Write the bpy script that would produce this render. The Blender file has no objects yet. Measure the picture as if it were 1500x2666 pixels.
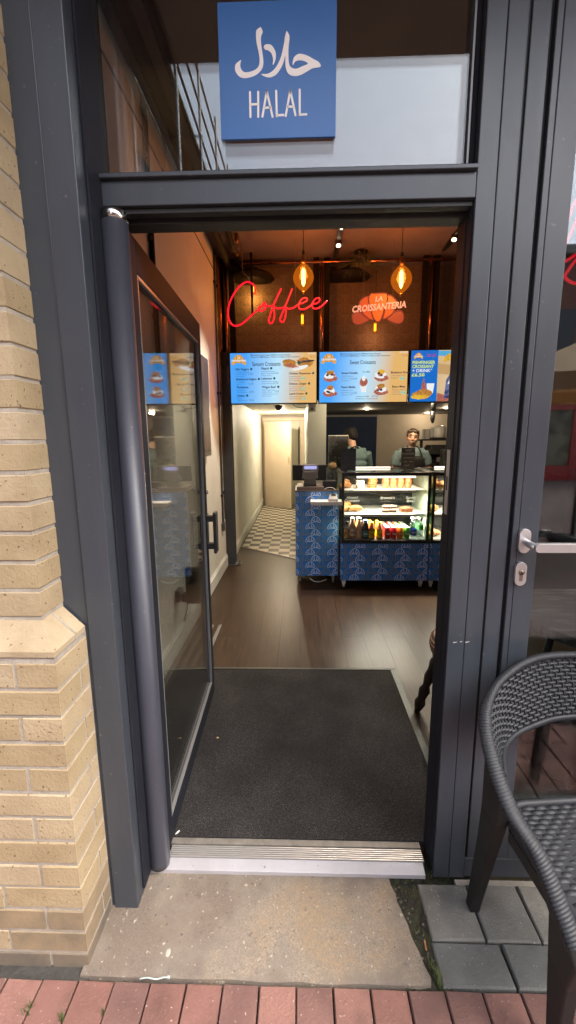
import bpy, bmesh, math, random
from mathutils import Vector, Matrix
from mathutils.geometry import tessellate_polygon
random.seed(11)
R = math.radians
EXPO = 2.35
K = 2.0 ** EXPO
LP = 9.0 / K
S = bpy.context.scene
COL = S.collection

# ------------------------------------------------------------------ mesh builder
class MB:
    def __init__(s):
        s.v, s.f, s.m, s.sm = [], [], [], []
    def face(s, pts, mi=0, sm=False):
        b = len(s.v)
        s.v += [tuple(p) for p in pts]
        s.f.append(tuple(range(b, b + len(pts)))); s.m.append(mi); s.sm.append(sm)
    def mesh(s, vs, fs, mi=0, sm=False):
        b = len(s.v)
        s.v += [tuple(p) for p in vs]
        for f in fs:
            s.f.append(tuple(b + i for i in f)); s.m.append(mi); s.sm.append(sm)
    def box(s, x0, y0, z0, x1, y1, z1, mi=0):
        x0, x1 = min(x0, x1), max(x0, x1); y0, y1 = min(y0, y1), max(y0, y1); z0, z1 = min(z0, z1), max(z0, z1)
        vs = [(x0,y0,z0),(x1,y0,z0),(x1,y1,z0),(x0,y1,z0),(x0,y0,z1),(x1,y0,z1),(x1,y1,z1),(x0,y1,z1)]
        s.mesh(vs, [(0,3,2,1),(4,5,6,7),(0,1,5,4),(1,2,6,5),(2,3,7,6),(3,0,4,7)], mi)
        return s
    def hexa(s, lo, hi, mi=0):
        vs = list(lo) + list(hi)
        s.mesh(vs, [(0,3,2,1),(4,5,6,7),(0,1,5,4),(1,2,6,5),(2,3,7,6),(3,0,4,7)], mi)
        return s
    def tube(s, path, r, n=8, mi=0, caps=True, closed=False, sq=(1, 1), up=None):
        P = [Vector(p) for p in path]; N = len(P)
        rr = r if isinstance(r, (list, tuple)) else [r] * N
        vs, fs = [], []
        prev = None
        for i in range(N):
            a = P[(i - 1) % N] if (closed or i > 0) else P[i]
            b = P[(i + 1) % N] if (closed or i < N - 1) else P[i]
            t = (b - a)
            t = t.normalized() if t.length > 1e-9 else Vector((0, 0, 1))
            if prev is None:
                ref = Vector(up) if up else (Vector((0, 0, 1)) if abs(t.z) < .9 else Vector((1, 0, 0)))
            else:
                ref = Vector(up) if up else prev
            e = (ref - t * ref.dot(t))
            e = e.normalized() if e.length > 1e-6 else t.orthogonal().normalized()
            g = t.cross(e); prev = e
            for k in range(n):
                an = 2 * math.pi * k / n
                vs.append(P[i] + (e * math.cos(an) * sq[0] + g * math.sin(an) * sq[1]) * rr[i])
        for i in range(N if closed else N - 1):
            j = (i + 1) % N
            for k in range(n):
                l = (k + 1) % n
                fs.append((i*n + k, i*n + l, j*n + l, j*n + k))
        if caps and not closed:
            fs.append(tuple(reversed(range(n)))); fs.append(tuple((N-1)*n + k for k in range(n)))
        s.mesh(vs, fs, mi, True)
        return s
    def cyl(s, p0, p1, r0, r1=None, n=14, mi=0):
        r1 = r0 if r1 is None else r1
        return s.tube([p0, p1], [r0, r1], n, mi)
    def lathe(s, prof, c=(0, 0, 0), n=16, mi=0, cap=True):
        vs, fs = [], []
        for (r, z) in prof:
            for k in range(n):
                a = 2 * math.pi * k / n
                vs.append((c[0] + r * math.cos(a), c[1] + r * math.sin(a), c[2] + z))
        for i in range(len(prof) - 1):
            for k in range(n):
                l = (k + 1) % n
                fs.append((i*n + k, i*n + l, (i+1)*n + l, (i+1)*n + k))
        if cap:
            fs.append(tuple(reversed(range(n)))); fs.append(tuple((len(prof)-1)*n + k for k in range(n)))
        s.mesh(vs, fs, mi, True)
        return s
    def ell(s, c, r, n=14, mi=0, rot=None):
        vs, fs = [], []
        h = n // 2
        for i in range(h + 1):
            th = math.pi * i / h
            for k in range(n):
                a = 2 * math.pi * k / n
                p = Vector((r[0]*math.sin(th)*math.cos(a), r[1]*math.sin(th)*math.sin(a), r[2]*math.cos(th)))
                if rot: p = rot @ p
                vs.append(p + Vector(c))
        for i in range(h):
            for k in range(n):
                l = (k + 1) % n
                fs.append((i*n + k, (i+1)*n + k, (i+1)*n + l, i*n + l))
        s.mesh(vs, fs, mi, True)
        return s
    def plate(s, pts, y0, y1, mi=0):
        """outline in the x,z plane, extruded from y0 (front) to y1"""
        n = len(pts)
        tri = tessellate_polygon([[Vector((p[0], p[1], 0)) for p in pts]])
        vs = [(p[0], y0, p[1]) for p in pts] + [(p[0], y1, p[1]) for p in pts]
        fs = []
        for t in tri:
            a, b, c = [Vector((pts[i][0], pts[i][1], 0)) for i in t]
            up = (b - a).cross(c - a).z
            t = t if up > 0 else (t[0], t[2], t[1])
            fs.append(tuple(t)); fs.append(tuple(n + i for i in reversed(t)))
        ar = sum(pts[i][0]*pts[(i+1) % n][1] - pts[(i+1) % n][0]*pts[i][1] for i in range(n))
        for i in range(n):
            j = (i + 1) % n
            fs.append((i, j, n + j, n + i) if ar < 0 else (j, i, n + i, n + j))
        s.mesh(vs, fs, mi)
        return s
    def ribbon(s, pts, w, y, mi=0, th=.0015, closed=False, plane='xz', clip=None):
        """flat stroke of width w through 2-D points"""
        n = len(pts)
        L, Rr = [], []
        for i in range(n):
            a = Vector(pts[i-1] if (i > 0 or closed) else pts[i]); b = Vector(pts[(i+1) % n] if (i < n-1 or closed) else pts[i])
            d = (b - a); d = d.normalized() if d.length > 1e-9 else Vector((1, 0))
            nn = Vector((-d.y, d.x)) * w * .5
            p = Vector(pts[i])
            L.append(p + nn); Rr.append(p - nn)
        for i in range(n if closed else n - 1):
            j = (i + 1) % n
            q = [L[i], L[j], Rr[j], Rr[i]]
            if clip:
                q = [Vector((min(max(p.x, clip[0]), clip[1]), min(max(p.y, clip[2]), clip[3]))) for p in q]
                if abs((q[0]-q[2]).cross(q[1]-q[3])) < 1e-9: continue
            s.face([(p.x, y, p.y) for p in reversed(q)] if plane == 'xz' else [(p.x, p.y, y) for p in q], mi)
        return s
    def build(s, name, mats, parent=None, bevel=0, loc=None, rot=None, solid=0):
        me = bpy.data.meshes.new(name)
        me.from_pydata(s.v, [], s.f)
        mats = mats if isinstance(mats, (list, tuple)) else [mats]
        for m in mats: me.materials.append(m)
        for i, p in enumerate(me.polygons):
            p.material_index = s.m[i]; p.use_smooth = s.sm[i]
        me.update()
        o = bpy.data.objects.new(name, me); COL.objects.link(o)
        if parent: o.parent = parent
        if loc: o.location = loc
        if rot: o.rotation_euler = rot
        if bevel:
            b = o.modifiers.new('bevel', 'BEVEL'); b.width = bevel; b.segments = 2; b.limit_method = 'ANGLE'
            b.angle_limit = R(40); b.harden_normals = False
        return o

def tag(o, label=None, cat=None, group=None, kind=None):
    if label: o['label'] = label
    if cat: o['category'] = cat
    if group: o['group'] = group
    if kind: o['kind'] = kind
    return o
def thing(name, label, cat, loc=(0, 0, 0), rz=0, group=None):
    o = bpy.data.objects.new(name, None); COL.objects.link(o)
    o.location = loc; o.rotation_euler = (0, 0, rz); o.empty_display_size = .05
    return tag(o, label, cat, group)
def copy_tree(o, parent=None):
    c = o.copy(); COL.objects.link(c); c.parent = parent; c.matrix_parent_inverse = o.matrix_parent_inverse.copy()
    for ch in list(o.children): copy_tree(ch, c)
    return c
def catmull(pts, k=6):
    P = [Vector(p) for p in pts]; out = []
    for i in range(len(P) - 1):
        a, b, c, d = P[max(i-1, 0)], P[i], P[i+1], P[min(i+2, len(P)-1)]
        for j in range(k):
            t = j / k
            out.append(.5*((2*b) + (c-a)*t + (2*a-5*b+4*c-d)*t*t + (3*b-a-3*c+d)*t**3))
    out.append(P[-1]); return out

# ------------------------------------------------------------------ materials
def nt_new(name):
    m = bpy.data.materials.new(name); m.use_nodes = True
    nt = m.node_tree; bs = nt.nodes['Principled BSDF']
    return m, nt, bs
def nd(nt, t, **kw):
    n = nt.nodes.new(t)
    for k, v in kw.items():
        if k in n.inputs: n.inputs[k].default_value = v
        else: setattr(n, k, v)
    return n
def M(name, col, rough=.5, metal=0, col2=None, sc=6, amt=.5, det=4, bump=None, spec=None, coat=0, speck=None, rvar=0, stretch=None, rng=(.35, .65)):
    m, nt, bs = nt_new(name)
    bs.inputs['Base Color'].default_value = (*col, 1); bs.inputs['Roughness'].default_value = rough
    bs.inputs['Metallic'].default_value = metal
    if spec is not None: bs.inputs['Specular IOR Level'].default_value = spec
    if coat: bs.inputs['Coat Weight'].default_value = coat; bs.inputs['Coat Roughness'].default_value = .08
    tc = nd(nt, 'ShaderNodeTexCoord'); src = tc.outputs['Object']
    if stretch:
        mp = nd(nt, 'ShaderNodeMapping'); mp.inputs['Scale'].default_value = stretch
        nt.links.new(src, mp.inputs['Vector']); src = mp.outputs['Vector']
    out = None
    if col2 is not None:
        n = nd(nt, 'ShaderNodeTexNoise', Scale=sc, Detail=det, Roughness=.62); nt.links.new(src, n.inputs['Vector'])
        mr = nd(nt, 'ShaderNodeMapRange'); mr.inputs[1].default_value = rng[0]; mr.inputs[2].default_value = rng[1]
        nt.links.new(n.outputs['Fac'], mr.inputs[0])
        mx = nd(nt, 'ShaderNodeMix', data_type='RGBA')
        mx.inputs[6].default_value = (*col, 1); mx.inputs[7].default_value = (*col2, 1)
        nt.links.new(mr.outputs[0], mx.inputs[0]); out = mx.outputs[2]
        if rvar:
            m2 = nd(nt, 'ShaderNodeMapRange'); m2.inputs[3].default_value = rough - rvar; m2.inputs[4].default_value = rough + rvar
            nt.links.new(mr.outputs[0], m2.inputs[0]); nt.links.new(m2.outputs[0], bs.inputs['Roughness'])
    if speck:
        scs, th, cs = speck
        n = nd(nt, 'ShaderNodeTexNoise', Scale=scs, Detail=2, Roughness=.5); nt.links.new(tc.outputs['Object'], n.inputs['Vector'])
        mr = nd(nt, 'ShaderNodeMapRange'); mr.inputs[1].default_value = th; mr.inputs[2].default_value = th + .05
        nt.links.new(n.outputs['Fac'], mr.inputs[0])
        mx = nd(nt, 'ShaderNodeMix', data_type='RGBA')
        if out: nt.links.new(out, mx.inputs[6])
        else: mx.inputs[6].default_value = (*col, 1)
        mx.inputs[7].default_value = (*cs, 1)
        nt.links.new(mr.outputs[0], mx.inputs[0]); out = mx.outputs[2]
    if out: nt.links.new(out, bs.inputs['Base Color'])
    if bump:
        n = nd(nt, 'ShaderNodeTexNoise', Scale=bump[0], Detail=4, Roughness=.6); nt.links.new(src, n.inputs['Vector'])
        b = nd(nt, 'ShaderNodeBump', Distance=bump[1], Strength=1.0)
        nt.links.new(n.outputs['Fac'], b.inputs['Height']); nt.links.new(b.outputs['Normal'], bs.inputs['Normal'])
    return m
def EM(name, col, level, var=None):
    """emitter: level is how bright it shows at the camera's exposure"""
    m, nt, bs = nt_new(name)
    bs.inputs['Base Color'].default_value = (.02, .02, .02, 1)
    bs.inputs['Emission Color'].default_value = (*col, 1); bs.inputs['Emission Strength'].default_value = level / K
    if var:
        tc = nd(nt, 'ShaderNodeTexCoord'); n = nd(nt, 'ShaderNodeTexNoise', Scale=var[0], Detail=3)
        nt.links.new(tc.outputs['Object'], n.inputs['Vector'])
        mr = nd(nt, 'ShaderNodeMapRange'); mr.inputs[1].default_value = .38; mr.inputs[2].default_value = .62
        nt.links.new(n.outputs['Fac'], mr.inputs[0])
        mx = nd(nt, 'ShaderNodeMix', data_type='RGBA'); mx.inputs[6].default_value = (*col, 1); mx.inputs[7].default_value = (*var[1], 1)
        nt.links.new(mr.outputs[0], mx.inputs[0]); nt.links.new(mx.outputs[2], bs.inputs['Emission Color'])
    return m
def GL(name, tint=(1, 1, 1), ior=1.5, rough=0.0, boost=1.0):
    m = bpy.data.materials.new(name); m.use_nodes = True; nt = m.node_tree; nt.nodes.clear()
    o = nd(nt, 'ShaderNodeOutputMaterial'); mx = nd(nt, 'ShaderNodeMixShader')
    fr = nd(nt, 'ShaderNodeFresnel', IOR=ior)
    mu = nd(nt, 'ShaderNodeMath', operation='MULTIPLY'); mu.inputs[1].default_value = boost; mu.use_clamp = True
    # front and back faces mirror alike
    ge = nd(nt, 'ShaderNodeNewGeometry')
    dt = nd(nt, 'ShaderNodeVectorMath', operation='DOT_PRODUCT')
    nt.links.new(ge.outputs['Normal'], dt.inputs[0]); nt.links.new(ge.outputs['Incoming'], dt.inputs[1])
    ab = nd(nt, 'ShaderNodeMath', operation='ABSOLUTE'); nt.links.new(dt.outputs['Value'], ab.inputs[0])
    om = nd(nt, 'ShaderNodeMath', operation='SUBTRACT'); om.inputs[0].default_value = 1; nt.links.new(ab.outputs[0], om.inputs[1])
    pw = nd(nt, 'ShaderNodeMath', operation='POWER'); pw.inputs[1].default_value = 5; nt.links.new(om.outputs[0], pw.inputs[0])
    r0 = ((ior - 1) / (ior + 1)) ** 2
    ma = nd(nt, 'ShaderNodeMath', operation='MULTIPLY_ADD'); ma.inputs[1].default_value = 1 - r0; ma.inputs[2].default_value = r0
    nt.links.new(pw.outputs[0], ma.inputs[0]); nt.links.new(ma.outputs[0], mu.inputs[0])
    tr = nd(nt, 'ShaderNodeBsdfTransparent'); tr.inputs['Color'].default_value = (*tint, 1)
    gl = nd(nt, 'ShaderNodeBsdfGlossy'); gl.inputs['Roughness'].default_value = rough
    nt.links.new(mu.outputs[0], mx.inputs[0]); nt.links.new(tr.outputs[0], mx.inputs[1]); nt.links.new(gl.outputs[0], mx.inputs[2])
    nt.links.new(mx.outputs[0], o.inputs['Surface'])
    nt.nodes.remove(fr)
    return m

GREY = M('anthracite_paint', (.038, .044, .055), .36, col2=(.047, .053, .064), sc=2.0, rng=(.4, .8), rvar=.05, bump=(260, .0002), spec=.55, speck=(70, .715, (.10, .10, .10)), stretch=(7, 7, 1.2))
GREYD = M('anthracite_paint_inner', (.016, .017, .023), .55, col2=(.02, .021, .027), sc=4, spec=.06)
RUBBER = M('black_gasket', (.008, .008, .009), .6)
BLACK = M('black_plastic', (.010, .010, .012), .35, col2=(.014, .014, .016), sc=20)
MBLACK = M('matt_black_metal', (.012, .012, .013), .5, col2=(.018, .018, .018), sc=12)
CHROME = M('polished_steel', (.62, .61, .58), .18, 1, col2=(.42, .41, .40), sc=30, rvar=.08)
ALU = M('brushed_aluminium', (.42, .41, .40), .42, .5, col2=(.34, .33, .32), sc=9, stretch=(2, 30, 30), rvar=.1)
ALUW = M('pale_anodised_strip', (.44, .42, .44), .4, .3, col2=(.38, .36, .37), sc=7, speck=(60, .70, (.2, .18, .17)))
SATIN = M('satin_handle_metal', (.66, .63, .63), .34, .85, col2=(.6, .57, .57), sc=20)
STEEL = M('stainless_sheet', (.5, .49, .47), .25, 1, col2=(.33, .32, .31), sc=5, rvar=.1)
GALV = M('grey_conduit', (.16, .155, .15), .4, .5, col2=(.11, .105, .1), sc=14)
COPPER = M('copper_pipe', (.62, .26, .12), .25, 1, col2=(.42, .16, .07), sc=12)
GLASS = GL('window_glass', (.93, .95, .95), 1.63)
DGLASS = GL('door_glass', (.93, .945, .94), 1.85)
CGLASS = GL('case_glass', (.985, .99, .985), 1.4)
AMBER = GL('amber_bulb_glass', (1.0, .62, .22), 1.35)
def add_glow(m, col, f, glow):
    f = f
    nt = m.node_tree; out = [n for n in nt.nodes if n.type == 'OUTPUT_MATERIAL'][0]; src = out.inputs['Surface'].links[0].from_socket
    em = nd(nt, 'ShaderNodeEmission'); em.inputs['Color'].default_value = (*col, 1); em.inputs['Strength'].default_value = glow / K
    mx = nd(nt, 'ShaderNodeMixShader'); mx.inputs[0].default_value = f
    nt.links.new(src, mx.inputs[1]); nt.links.new(em.outputs[0], mx.inputs[2]); nt.links.new(mx.outputs[0], out.inputs['Surface'])
add_glow(AMBER, (.80, .205, .010), .40, .85)  # filament glow put into the amber glass as emission
CLEAR = GL('clear_bulb_glass', (.93, .9, .85), 1.5)
PETC = GL('clear_bottle', (.9, .94, .95), 1.5, .05, 2.0)
ACRY = GL('clear_acrylic', (.97, .98, .98), 1.45)

# bricks: buff, five hues, and dirty ones for the ground course
BRK = [M('buff_brick_%d' % i, c, .88, col2=(c[0]*.74, c[1]*.70, c[2]*.66), sc=6, rng=(.40, .74), bump=(110, .0019), speck=(95, .668, (c[0]*.35, c[1]*.3, c[2]*.25)))
       for i, c in enumerate([(.352, .268, .158), (.372, .286, .176), (.328, .248, .142), (.385, .302, .194), (.34, .256, .148)])]
BRKD = M('dirty_brick', (.28, .20, .115), .9, col2=(.165, .125, .08), sc=7, bump=(160, .001))
BRKG = M('grimy_base_brick', (.165, .125, .085), .9, col2=(.10, .082, .064), sc=8, bump=(160, .001))
MORT = M('mortar', (.36, .315, .26), .95, col2=(.27, .235, .195), sc=22, bump=(140, .002))
CONC = None
def concrete():
    m, nt, bs = nt_new('worn_concrete')
    tc = nd(nt, 'ShaderNodeTexCoord')
    def noise(sc, det, lo, hi, rough=.6):
        n = nd(nt, 'ShaderNodeTexNoise', Scale=sc, Detail=det, Roughness=rough); nt.links.new(tc.outputs['Object'], n.inputs['Vector'])
        r = nd(nt, 'ShaderNodeMapRange'); r.inputs[1].default_value = lo; r.inputs[2].default_value = hi
        nt.links.new(n.outputs['Fac'], r.inputs[0]); return r.outputs[0], n.outputs['Fac']
    def mix(a, b, f):
        x = nd(nt, 'ShaderNodeMix', data_type='RGBA')
        for i, v in ((6, a), (7, b)):
            if isinstance(v, tuple): x.inputs[i].default_value = (*v, 1)
            else: nt.links.new(v, x.inputs[i])
        nt.links.new(f, x.inputs[0]); return x.outputs[2]
    f1, _ = noise(2.6, 6, .42, .60, .6); f2, _ = noise(9, 6, .50, .66); f3, n3 = noise(62, 4, .64, .70); f4, _ = noise(70, 3, .67, .72); f7, _ = noise(34, 5, .63, .70); f5, _ = noise(2.6, 4, .5, .62); f6, _ = noise(240, 2, .40, .62)
    c = mix((.15, .112, .084), (.30, .266, .218), f1)
    c = mix(c, (.14, .108, .09), f2)
    c = mix(c, (.27, .185, .105), f5)
    c = mix(c, (.175, .14, .11), f6)
    c2 = mix((.15, .112, .084), (.30, .266, .218), f1)
    mm = nd(nt, 'ShaderNodeMix', data_type='RGBA'); mm.inputs[0].default_value = .08
    nt.links.new(c, mm.inputs[6]); nt.links.new(c2, mm.inputs[7]); c = mm.outputs[2]
    c = mix(c, (.12, .096, .078), f7); c = mix(c, (.40, .35, .27), f3); c = mix(c, (.07, .06, .055), f4)
    nt.links.new(c, bs.inputs['Base Color']); bs.inputs['Roughness'].default_value = .9
    b = nd(nt, 'ShaderNodeBump', Distance=.005); nb = nd(nt, 'ShaderNodeTexNoise', Scale=90, Detail=6, Roughness=.7)
    nt.links.new(tc.outputs['Object'], nb.inputs['Vector']); nt.links.new(nb.outputs['Fac'], b.inputs['Height']); nt.links.new(b.outputs['Normal'], bs.inputs['Normal'])
    return m
CONC = concrete()
REDP = [M('red_paver_%d' % i, c, .9, col2=tuple(v * .60 for v in c), sc=7, bump=(120, .003), rng=(.42, .72), speck=(120, .69, (.34, .24, .20))) for i, c in enumerate([(.200, .092, .072), (.178, .083, .066), (.215, .105, .083), (.155, .078, .064)])]
GRYP = [M('grey_paver_%d' % i, c, .88, col2=tuple(v * .68 for v in c), sc=7, bump=(130, .003), speck=(130, .69, (.36, .35, .32))) for i, c in enumerate([(.205, .192, .168), (.185, .175, .155), (.145, .143, .132), (.22, .204, .178)])]
SOIL = M('mossy_soil', (.026, .021, .016), .98, col2=(.036, .038, .015), sc=22, bump=(90, .006), speck=(85, .70, (.2, .17, .13)))
STREET = M('street_paving', (.17, .115, .095), .9, col2=(.13, .10, .09), sc=3)
WHITEW = M('white_wall_paint', (.70, .68, .62), .6, col2=(.64, .62, .56), sc=2.5, bump=(60, .0008))
CREAM = M('cream_door_paint', (.66, .55, .42), .5, col2=(.6, .5, .38), sc=3)
SKIRT = M('skirting_gloss', (.66, .67, .63), .35, col2=(.58, .59, .56), sc=5)
CEIL = M('brown_ceiling_paint', (.135, .108, .10), .8, col2=(.11, .088, .082), sc=3)
DUCT = M('black_duct', (.008, .007, .007), .75, spec=.2)
KDARK = M('kitchen_ceiling_grey', (.085, .08, .078), .7)
NAVY = M('navy_tiles', (.012, .024, .066), .6, col2=(.016, .03, .078), sc=4, spec=.2)
BEIGE = M('beige_kitchen_wall', (.44, .38, .32), .6, col2=(.40, .345, .285), sc=3)
BLUEP = M('blue_vinyl', (.034, .21, .66), .5, col2=(.038, .225, .68), sc=6, spec=.2)
PATW = M('white_croissant_print', (.62, .68, .85), .45, spec=.25)
PATG = M('grey_croissant_print', (.23, .25, .23), .5, spec=.25)
WALLP = M('brown_wallpaper', (.15, .122, .10), .8, col2=(.125, .10, .082), sc=3)
WALLL = M('wallpaper_print', (.085, .063, .05), .8)
WHITEP = M('white_plastic', (.72, .70, .68), .35, col2=(.66, .64, .62), sc=8)
PGREY = M('warm_grey_plastic', (.20, .18, .18), .4, col2=(.17, .155, .155), sc=9)
SIGNB = M('blue_sign_vinyl', (.035, .135, .40), .3, col2=(.04, .15, .43), sc=3, spec=.42)
SIGNW = M('white_sign_print', (.90, .88, .85), .5)
WOODB = M('dark_stool_wood', (.014, .009, .007), .35, col2=(.022, .014, .01), sc=14, stretch=(1, 1, .2))
STONE = None

# wood floor, checker floor, mat, table stone
def wood_floor():
    m, nt, bs = nt_new('dark_oak_boards')
    tc = nd(nt, 'ShaderNodeTexCoord'); mp = nd(nt, 'ShaderNodeMapping'); mp.inputs['Rotation'].default_value = (0, 0, R(90))
    nt.links.new(tc.outputs['Object'], mp.inputs['Vector'])
    br = nd(nt, 'ShaderNodeTexBrick', Scale=1.0); br.offset = .37; br.inputs['Brick Width'].default_value = 1.25; br.inputs['Row Height'].default_value = .155
    br.inputs['Mortar Size'].default_value = .0014; br.inputs['Color1'].default_value = (.032, .0175, .0095, 1); br.inputs['Color2'].default_value = (.040, .023, .013, 1); bs.inputs['Specular IOR Level'].default_value = .22; br.inputs['Mortar'].default_value = (.012, .009, .007, 1)
    nt.links.new(mp.outputs['Vector'], br.inputs['Vector'])
    m2 = nd(nt, 'ShaderNodeMapping'); m2.inputs['Scale'].default_value = (60, 3.5, 1); nt.links.new(tc.outputs['Object'], m2.inputs['Vector'])
    n = nd(nt, 'ShaderNodeTexNoise', Scale=1, Detail=6, Roughness=.65); nt.links.new(m2.outputs['Vector'], n.inputs['Vector'])
    mr = nd(nt, 'ShaderNodeMapRange'); mr.inputs[1].default_value = .3; mr.inputs[2].default_value = .7; mr.inputs[3].default_value = .55; mr.inputs[4].default_value = 1.5
    nt.links.new(n.outputs['Fac'], mr.inputs[0])
    mx = nd(nt, 'ShaderNodeMix', data_type='RGBA', blend_type='MULTIPLY'); mx.inputs[0].default_value = 1
    nt.links.new(br.outputs['Color'], mx.inputs[6]); nt.links.new(mr.outputs[0], mx.inputs[7]); nt.links.new(mx.outputs[2], bs.inputs['Base Color'])
    r2 = nd(nt, 'ShaderNodeMapRange'); r2.inputs[3].default_value = .30; r2.inputs[4].default_value = .42; nt.links.new(n.outputs['Fac'], r2.inputs[0]); nt.links.new(r2.outputs[0], bs.inputs['Roughness'])
    b = nd(nt, 'ShaderNodeBump', Distance=.001); nt.links.new(br.outputs['Fac'], b.inputs['Height']); b.invert = True; nt.links.new(b.outputs['Normal'], bs.inputs['Normal'])
    return m
def checker():
    m, nt, bs = nt_new('checker_tiles')
    tc = nd(nt, 'ShaderNodeTexCoord'); sp = nd(nt, 'ShaderNodeSeparateXYZ'); cb = nd(nt, 'ShaderNodeCombineXYZ', Z=.35)
    nt.links.new(tc.outputs['Object'], sp.inputs[0]); nt.links.new(sp.outputs[0], cb.inputs[0]); nt.links.new(sp.outputs[1], cb.inputs[1])
    ck = nd(nt, 'ShaderNodeTexChecker', Scale=1 / .14); ck.inputs['Color1'].default_value = (.74, .68, .56, 1); ck.inputs['Color2'].default_value = (.050, .030, .018, 1)
    nt.links.new(cb.outputs[0], ck.inputs['Vector']); 
    n = nd(nt, 'ShaderNodeTexNoise', Scale=9, Detail=4); nt.links.new(tc.outputs['Object'], n.inputs['Vector'])
    mx = nd(nt, 'ShaderNodeMix', data_type='RGBA', blend_type='MULTIPLY'); mx.inputs[0].default_value = .35
    nt.links.new(ck.outputs['Color'], mx.inputs[6]); nt.links.new(n.outputs['Fac'], mx.inputs[7])
    nt.links.new(mx.outputs[2], bs.inputs['Base Color']); bs.inputs['Roughness'].default_value = .4
    return m
def carpet():
    m, nt, bs = nt_new('charcoal_mat_pile')
    tc = nd(nt, 'ShaderNodeTexCoord'); mp = nd(nt, 'ShaderNodeMapping'); mp.inputs['Scale'].default_value = (1.6, .7, 1); mp.inputs['Rotation'].default_value = (0, 0, R(25))
    nt.links.new(tc.outputs['Object'], mp.inputs['Vector'])
    n = nd(nt, 'ShaderNodeTexNoise', Scale=330, Detail=2, Roughness=.6); nt.links.new(mp.outputs['Vector'], n.inputs['Vector'])
    n2 = nd(nt, 'ShaderNodeTexNoise', Scale=4, Detail=4); nt.links.new(tc.outputs['Object'], n2.inputs['Vector'])
    cr = nd(nt, 'ShaderNodeValToRGB'); e = cr.color_ramp.elements
    e[0].position = .36; e[0].color = (.009, .0085, .0087, 1); e[1].position = .74; e[1].color = (.11, .10, .094, 1)
    el = e.new(.56); el.color = (.024, .022, .022, 1)
    nt.links.new(n.outputs['Fac'], cr.inputs[0])
    mr = nd(nt, 'ShaderNodeMapRange'); mr.inputs[1].default_value = .3; mr.inputs[2].default_value = .7; mr.inputs[3].default_value = .7; mr.inputs[4].default_value = 1.35
    nt.links.new(n2.outputs['Fac'], mr.inputs[0])
    mx = nd(nt, 'ShaderNodeMix', data_type='RGBA', blend_type='MULTIPLY'); mx.inputs[0].default_value = 1
    nt.links.new(cr.outputs[0], mx.inputs[6]); nt.links.new(mr.outputs[0], mx.inputs[7]); nt.links.new(mx.outputs[2], bs.inputs['Base Color'])
    bs.inputs['Roughness'].default_value = .95; bs.inputs['Specular IOR Level'].default_value = .15
    b = nd(nt, 'ShaderNodeBump', Distance=.0012); nt.links.new(n.outputs['Fac'], b.inputs['Height']); nt.links.new(b.outputs['Normal'], bs.inputs['Normal'])
    return m
WOODF, CHECK, PILE = wood_floor(), checker(), carpet()
STONE = M('veined_stone_top', (.10, .082, .07), .3, col2=(.42, .37, .32), sc=7, det=9, stretch=(1, 3.2, 1), rng=(.5, .72), bump=(30, .002))

# ------------------------------------------------------------------ world, sun, camera
w = bpy.data.worlds.new('World'); S.world = w; w.use_nodes = True
nt = w.node_tree; bg = nt.nodes['Background']
sky = nt.nodes.new('ShaderNodeTexSky'); sky.sky_type = 'NISHITA'; sky.sun_disc = False
SUN_EL, SUN_ROT = R(52), R(118)
sky.sun_elevation = SUN_EL; sky.sun_rotation = SUN_ROT; sky.air_density = 1.2; sky.dust_density = 4.5; sky.ozone_density = 1.0
hs = nt.nodes.new('ShaderNodeHueSaturation'); hs.inputs['Saturation'].default_value = .58; hs.inputs['Value'].default_value = 1.0
nt.links.new(sky.outputs[0], hs.inputs['Color']); nt.links.new(hs.outputs[0], bg.inputs['Color'])
bg.inputs['Strength'].default_value = .145
sl = bpy.data.lights.new('overcast_sun', 'SUN'); sl.energy = .5; sl.angle = R(28); sl.color = (1, .97, .93)
so = bpy.data.objects.new('overcast_sun', sl); COL.objects.link(so)
# sun_rotation is measured clockwise from +Y
sd = Vector((math.sin(SUN_ROT) * math.cos(SUN_EL), math.cos(SUN_ROT) * math.cos(SUN_EL), math.sin(SUN_EL)))
so.rotation_euler = (-sd).to_track_quat('-Z', 'Y').to_euler()

cam = bpy.data.cameras.new('camera'); co = bpy.data.objects.new('camera', cam); COL.objects.link(co); S.camera = co
cam.sensor_fit = 'HORIZONTAL'; cam.sensor_width = 36; cam.lens = 36 * 1095 / 1500; cam.clip_start = .02; cam.clip_end = 500
p_, a_, r_ = R(9.95), R(1.67), R(.45)
fw = Vector((-math.sin(a_) * math.cos(p_), math.cos(a_) * math.cos(p_), -math.sin(p_)))
rt = Vector((math.cos(a_), math.sin(a_), 0)); up = rt.cross(fw)
RT = rt * math.cos(r_) - up * math.sin(r_); UP = up * math.cos(r_) + rt * math.sin(r_)
mw = Matrix((RT, UP, -fw)).transposed().to_4x4(); mw.translation = Vector((0, -1.22, 1.49)); co.matrix_world = mw

S.view_settings.view_transform = 'Standard'; S.view_settings.look = 'None'; S.view_settings.gamma = 1; S.view_settings.exposure = EXPO
S.render.engine = 'CYCLES'; S.cycles.use_denoising = True; S.cycles.max_bounces = 10; S.cycles.transparent_max_bounces = 32
S.cycles.glossy_bounces = 5; S.cycles.diffuse_bounces = 5; S.cycles.caustics_reflective = False; S.cycles.caustics_refractive = False
S.cycles.sample_clamp_indirect = 6

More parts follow.
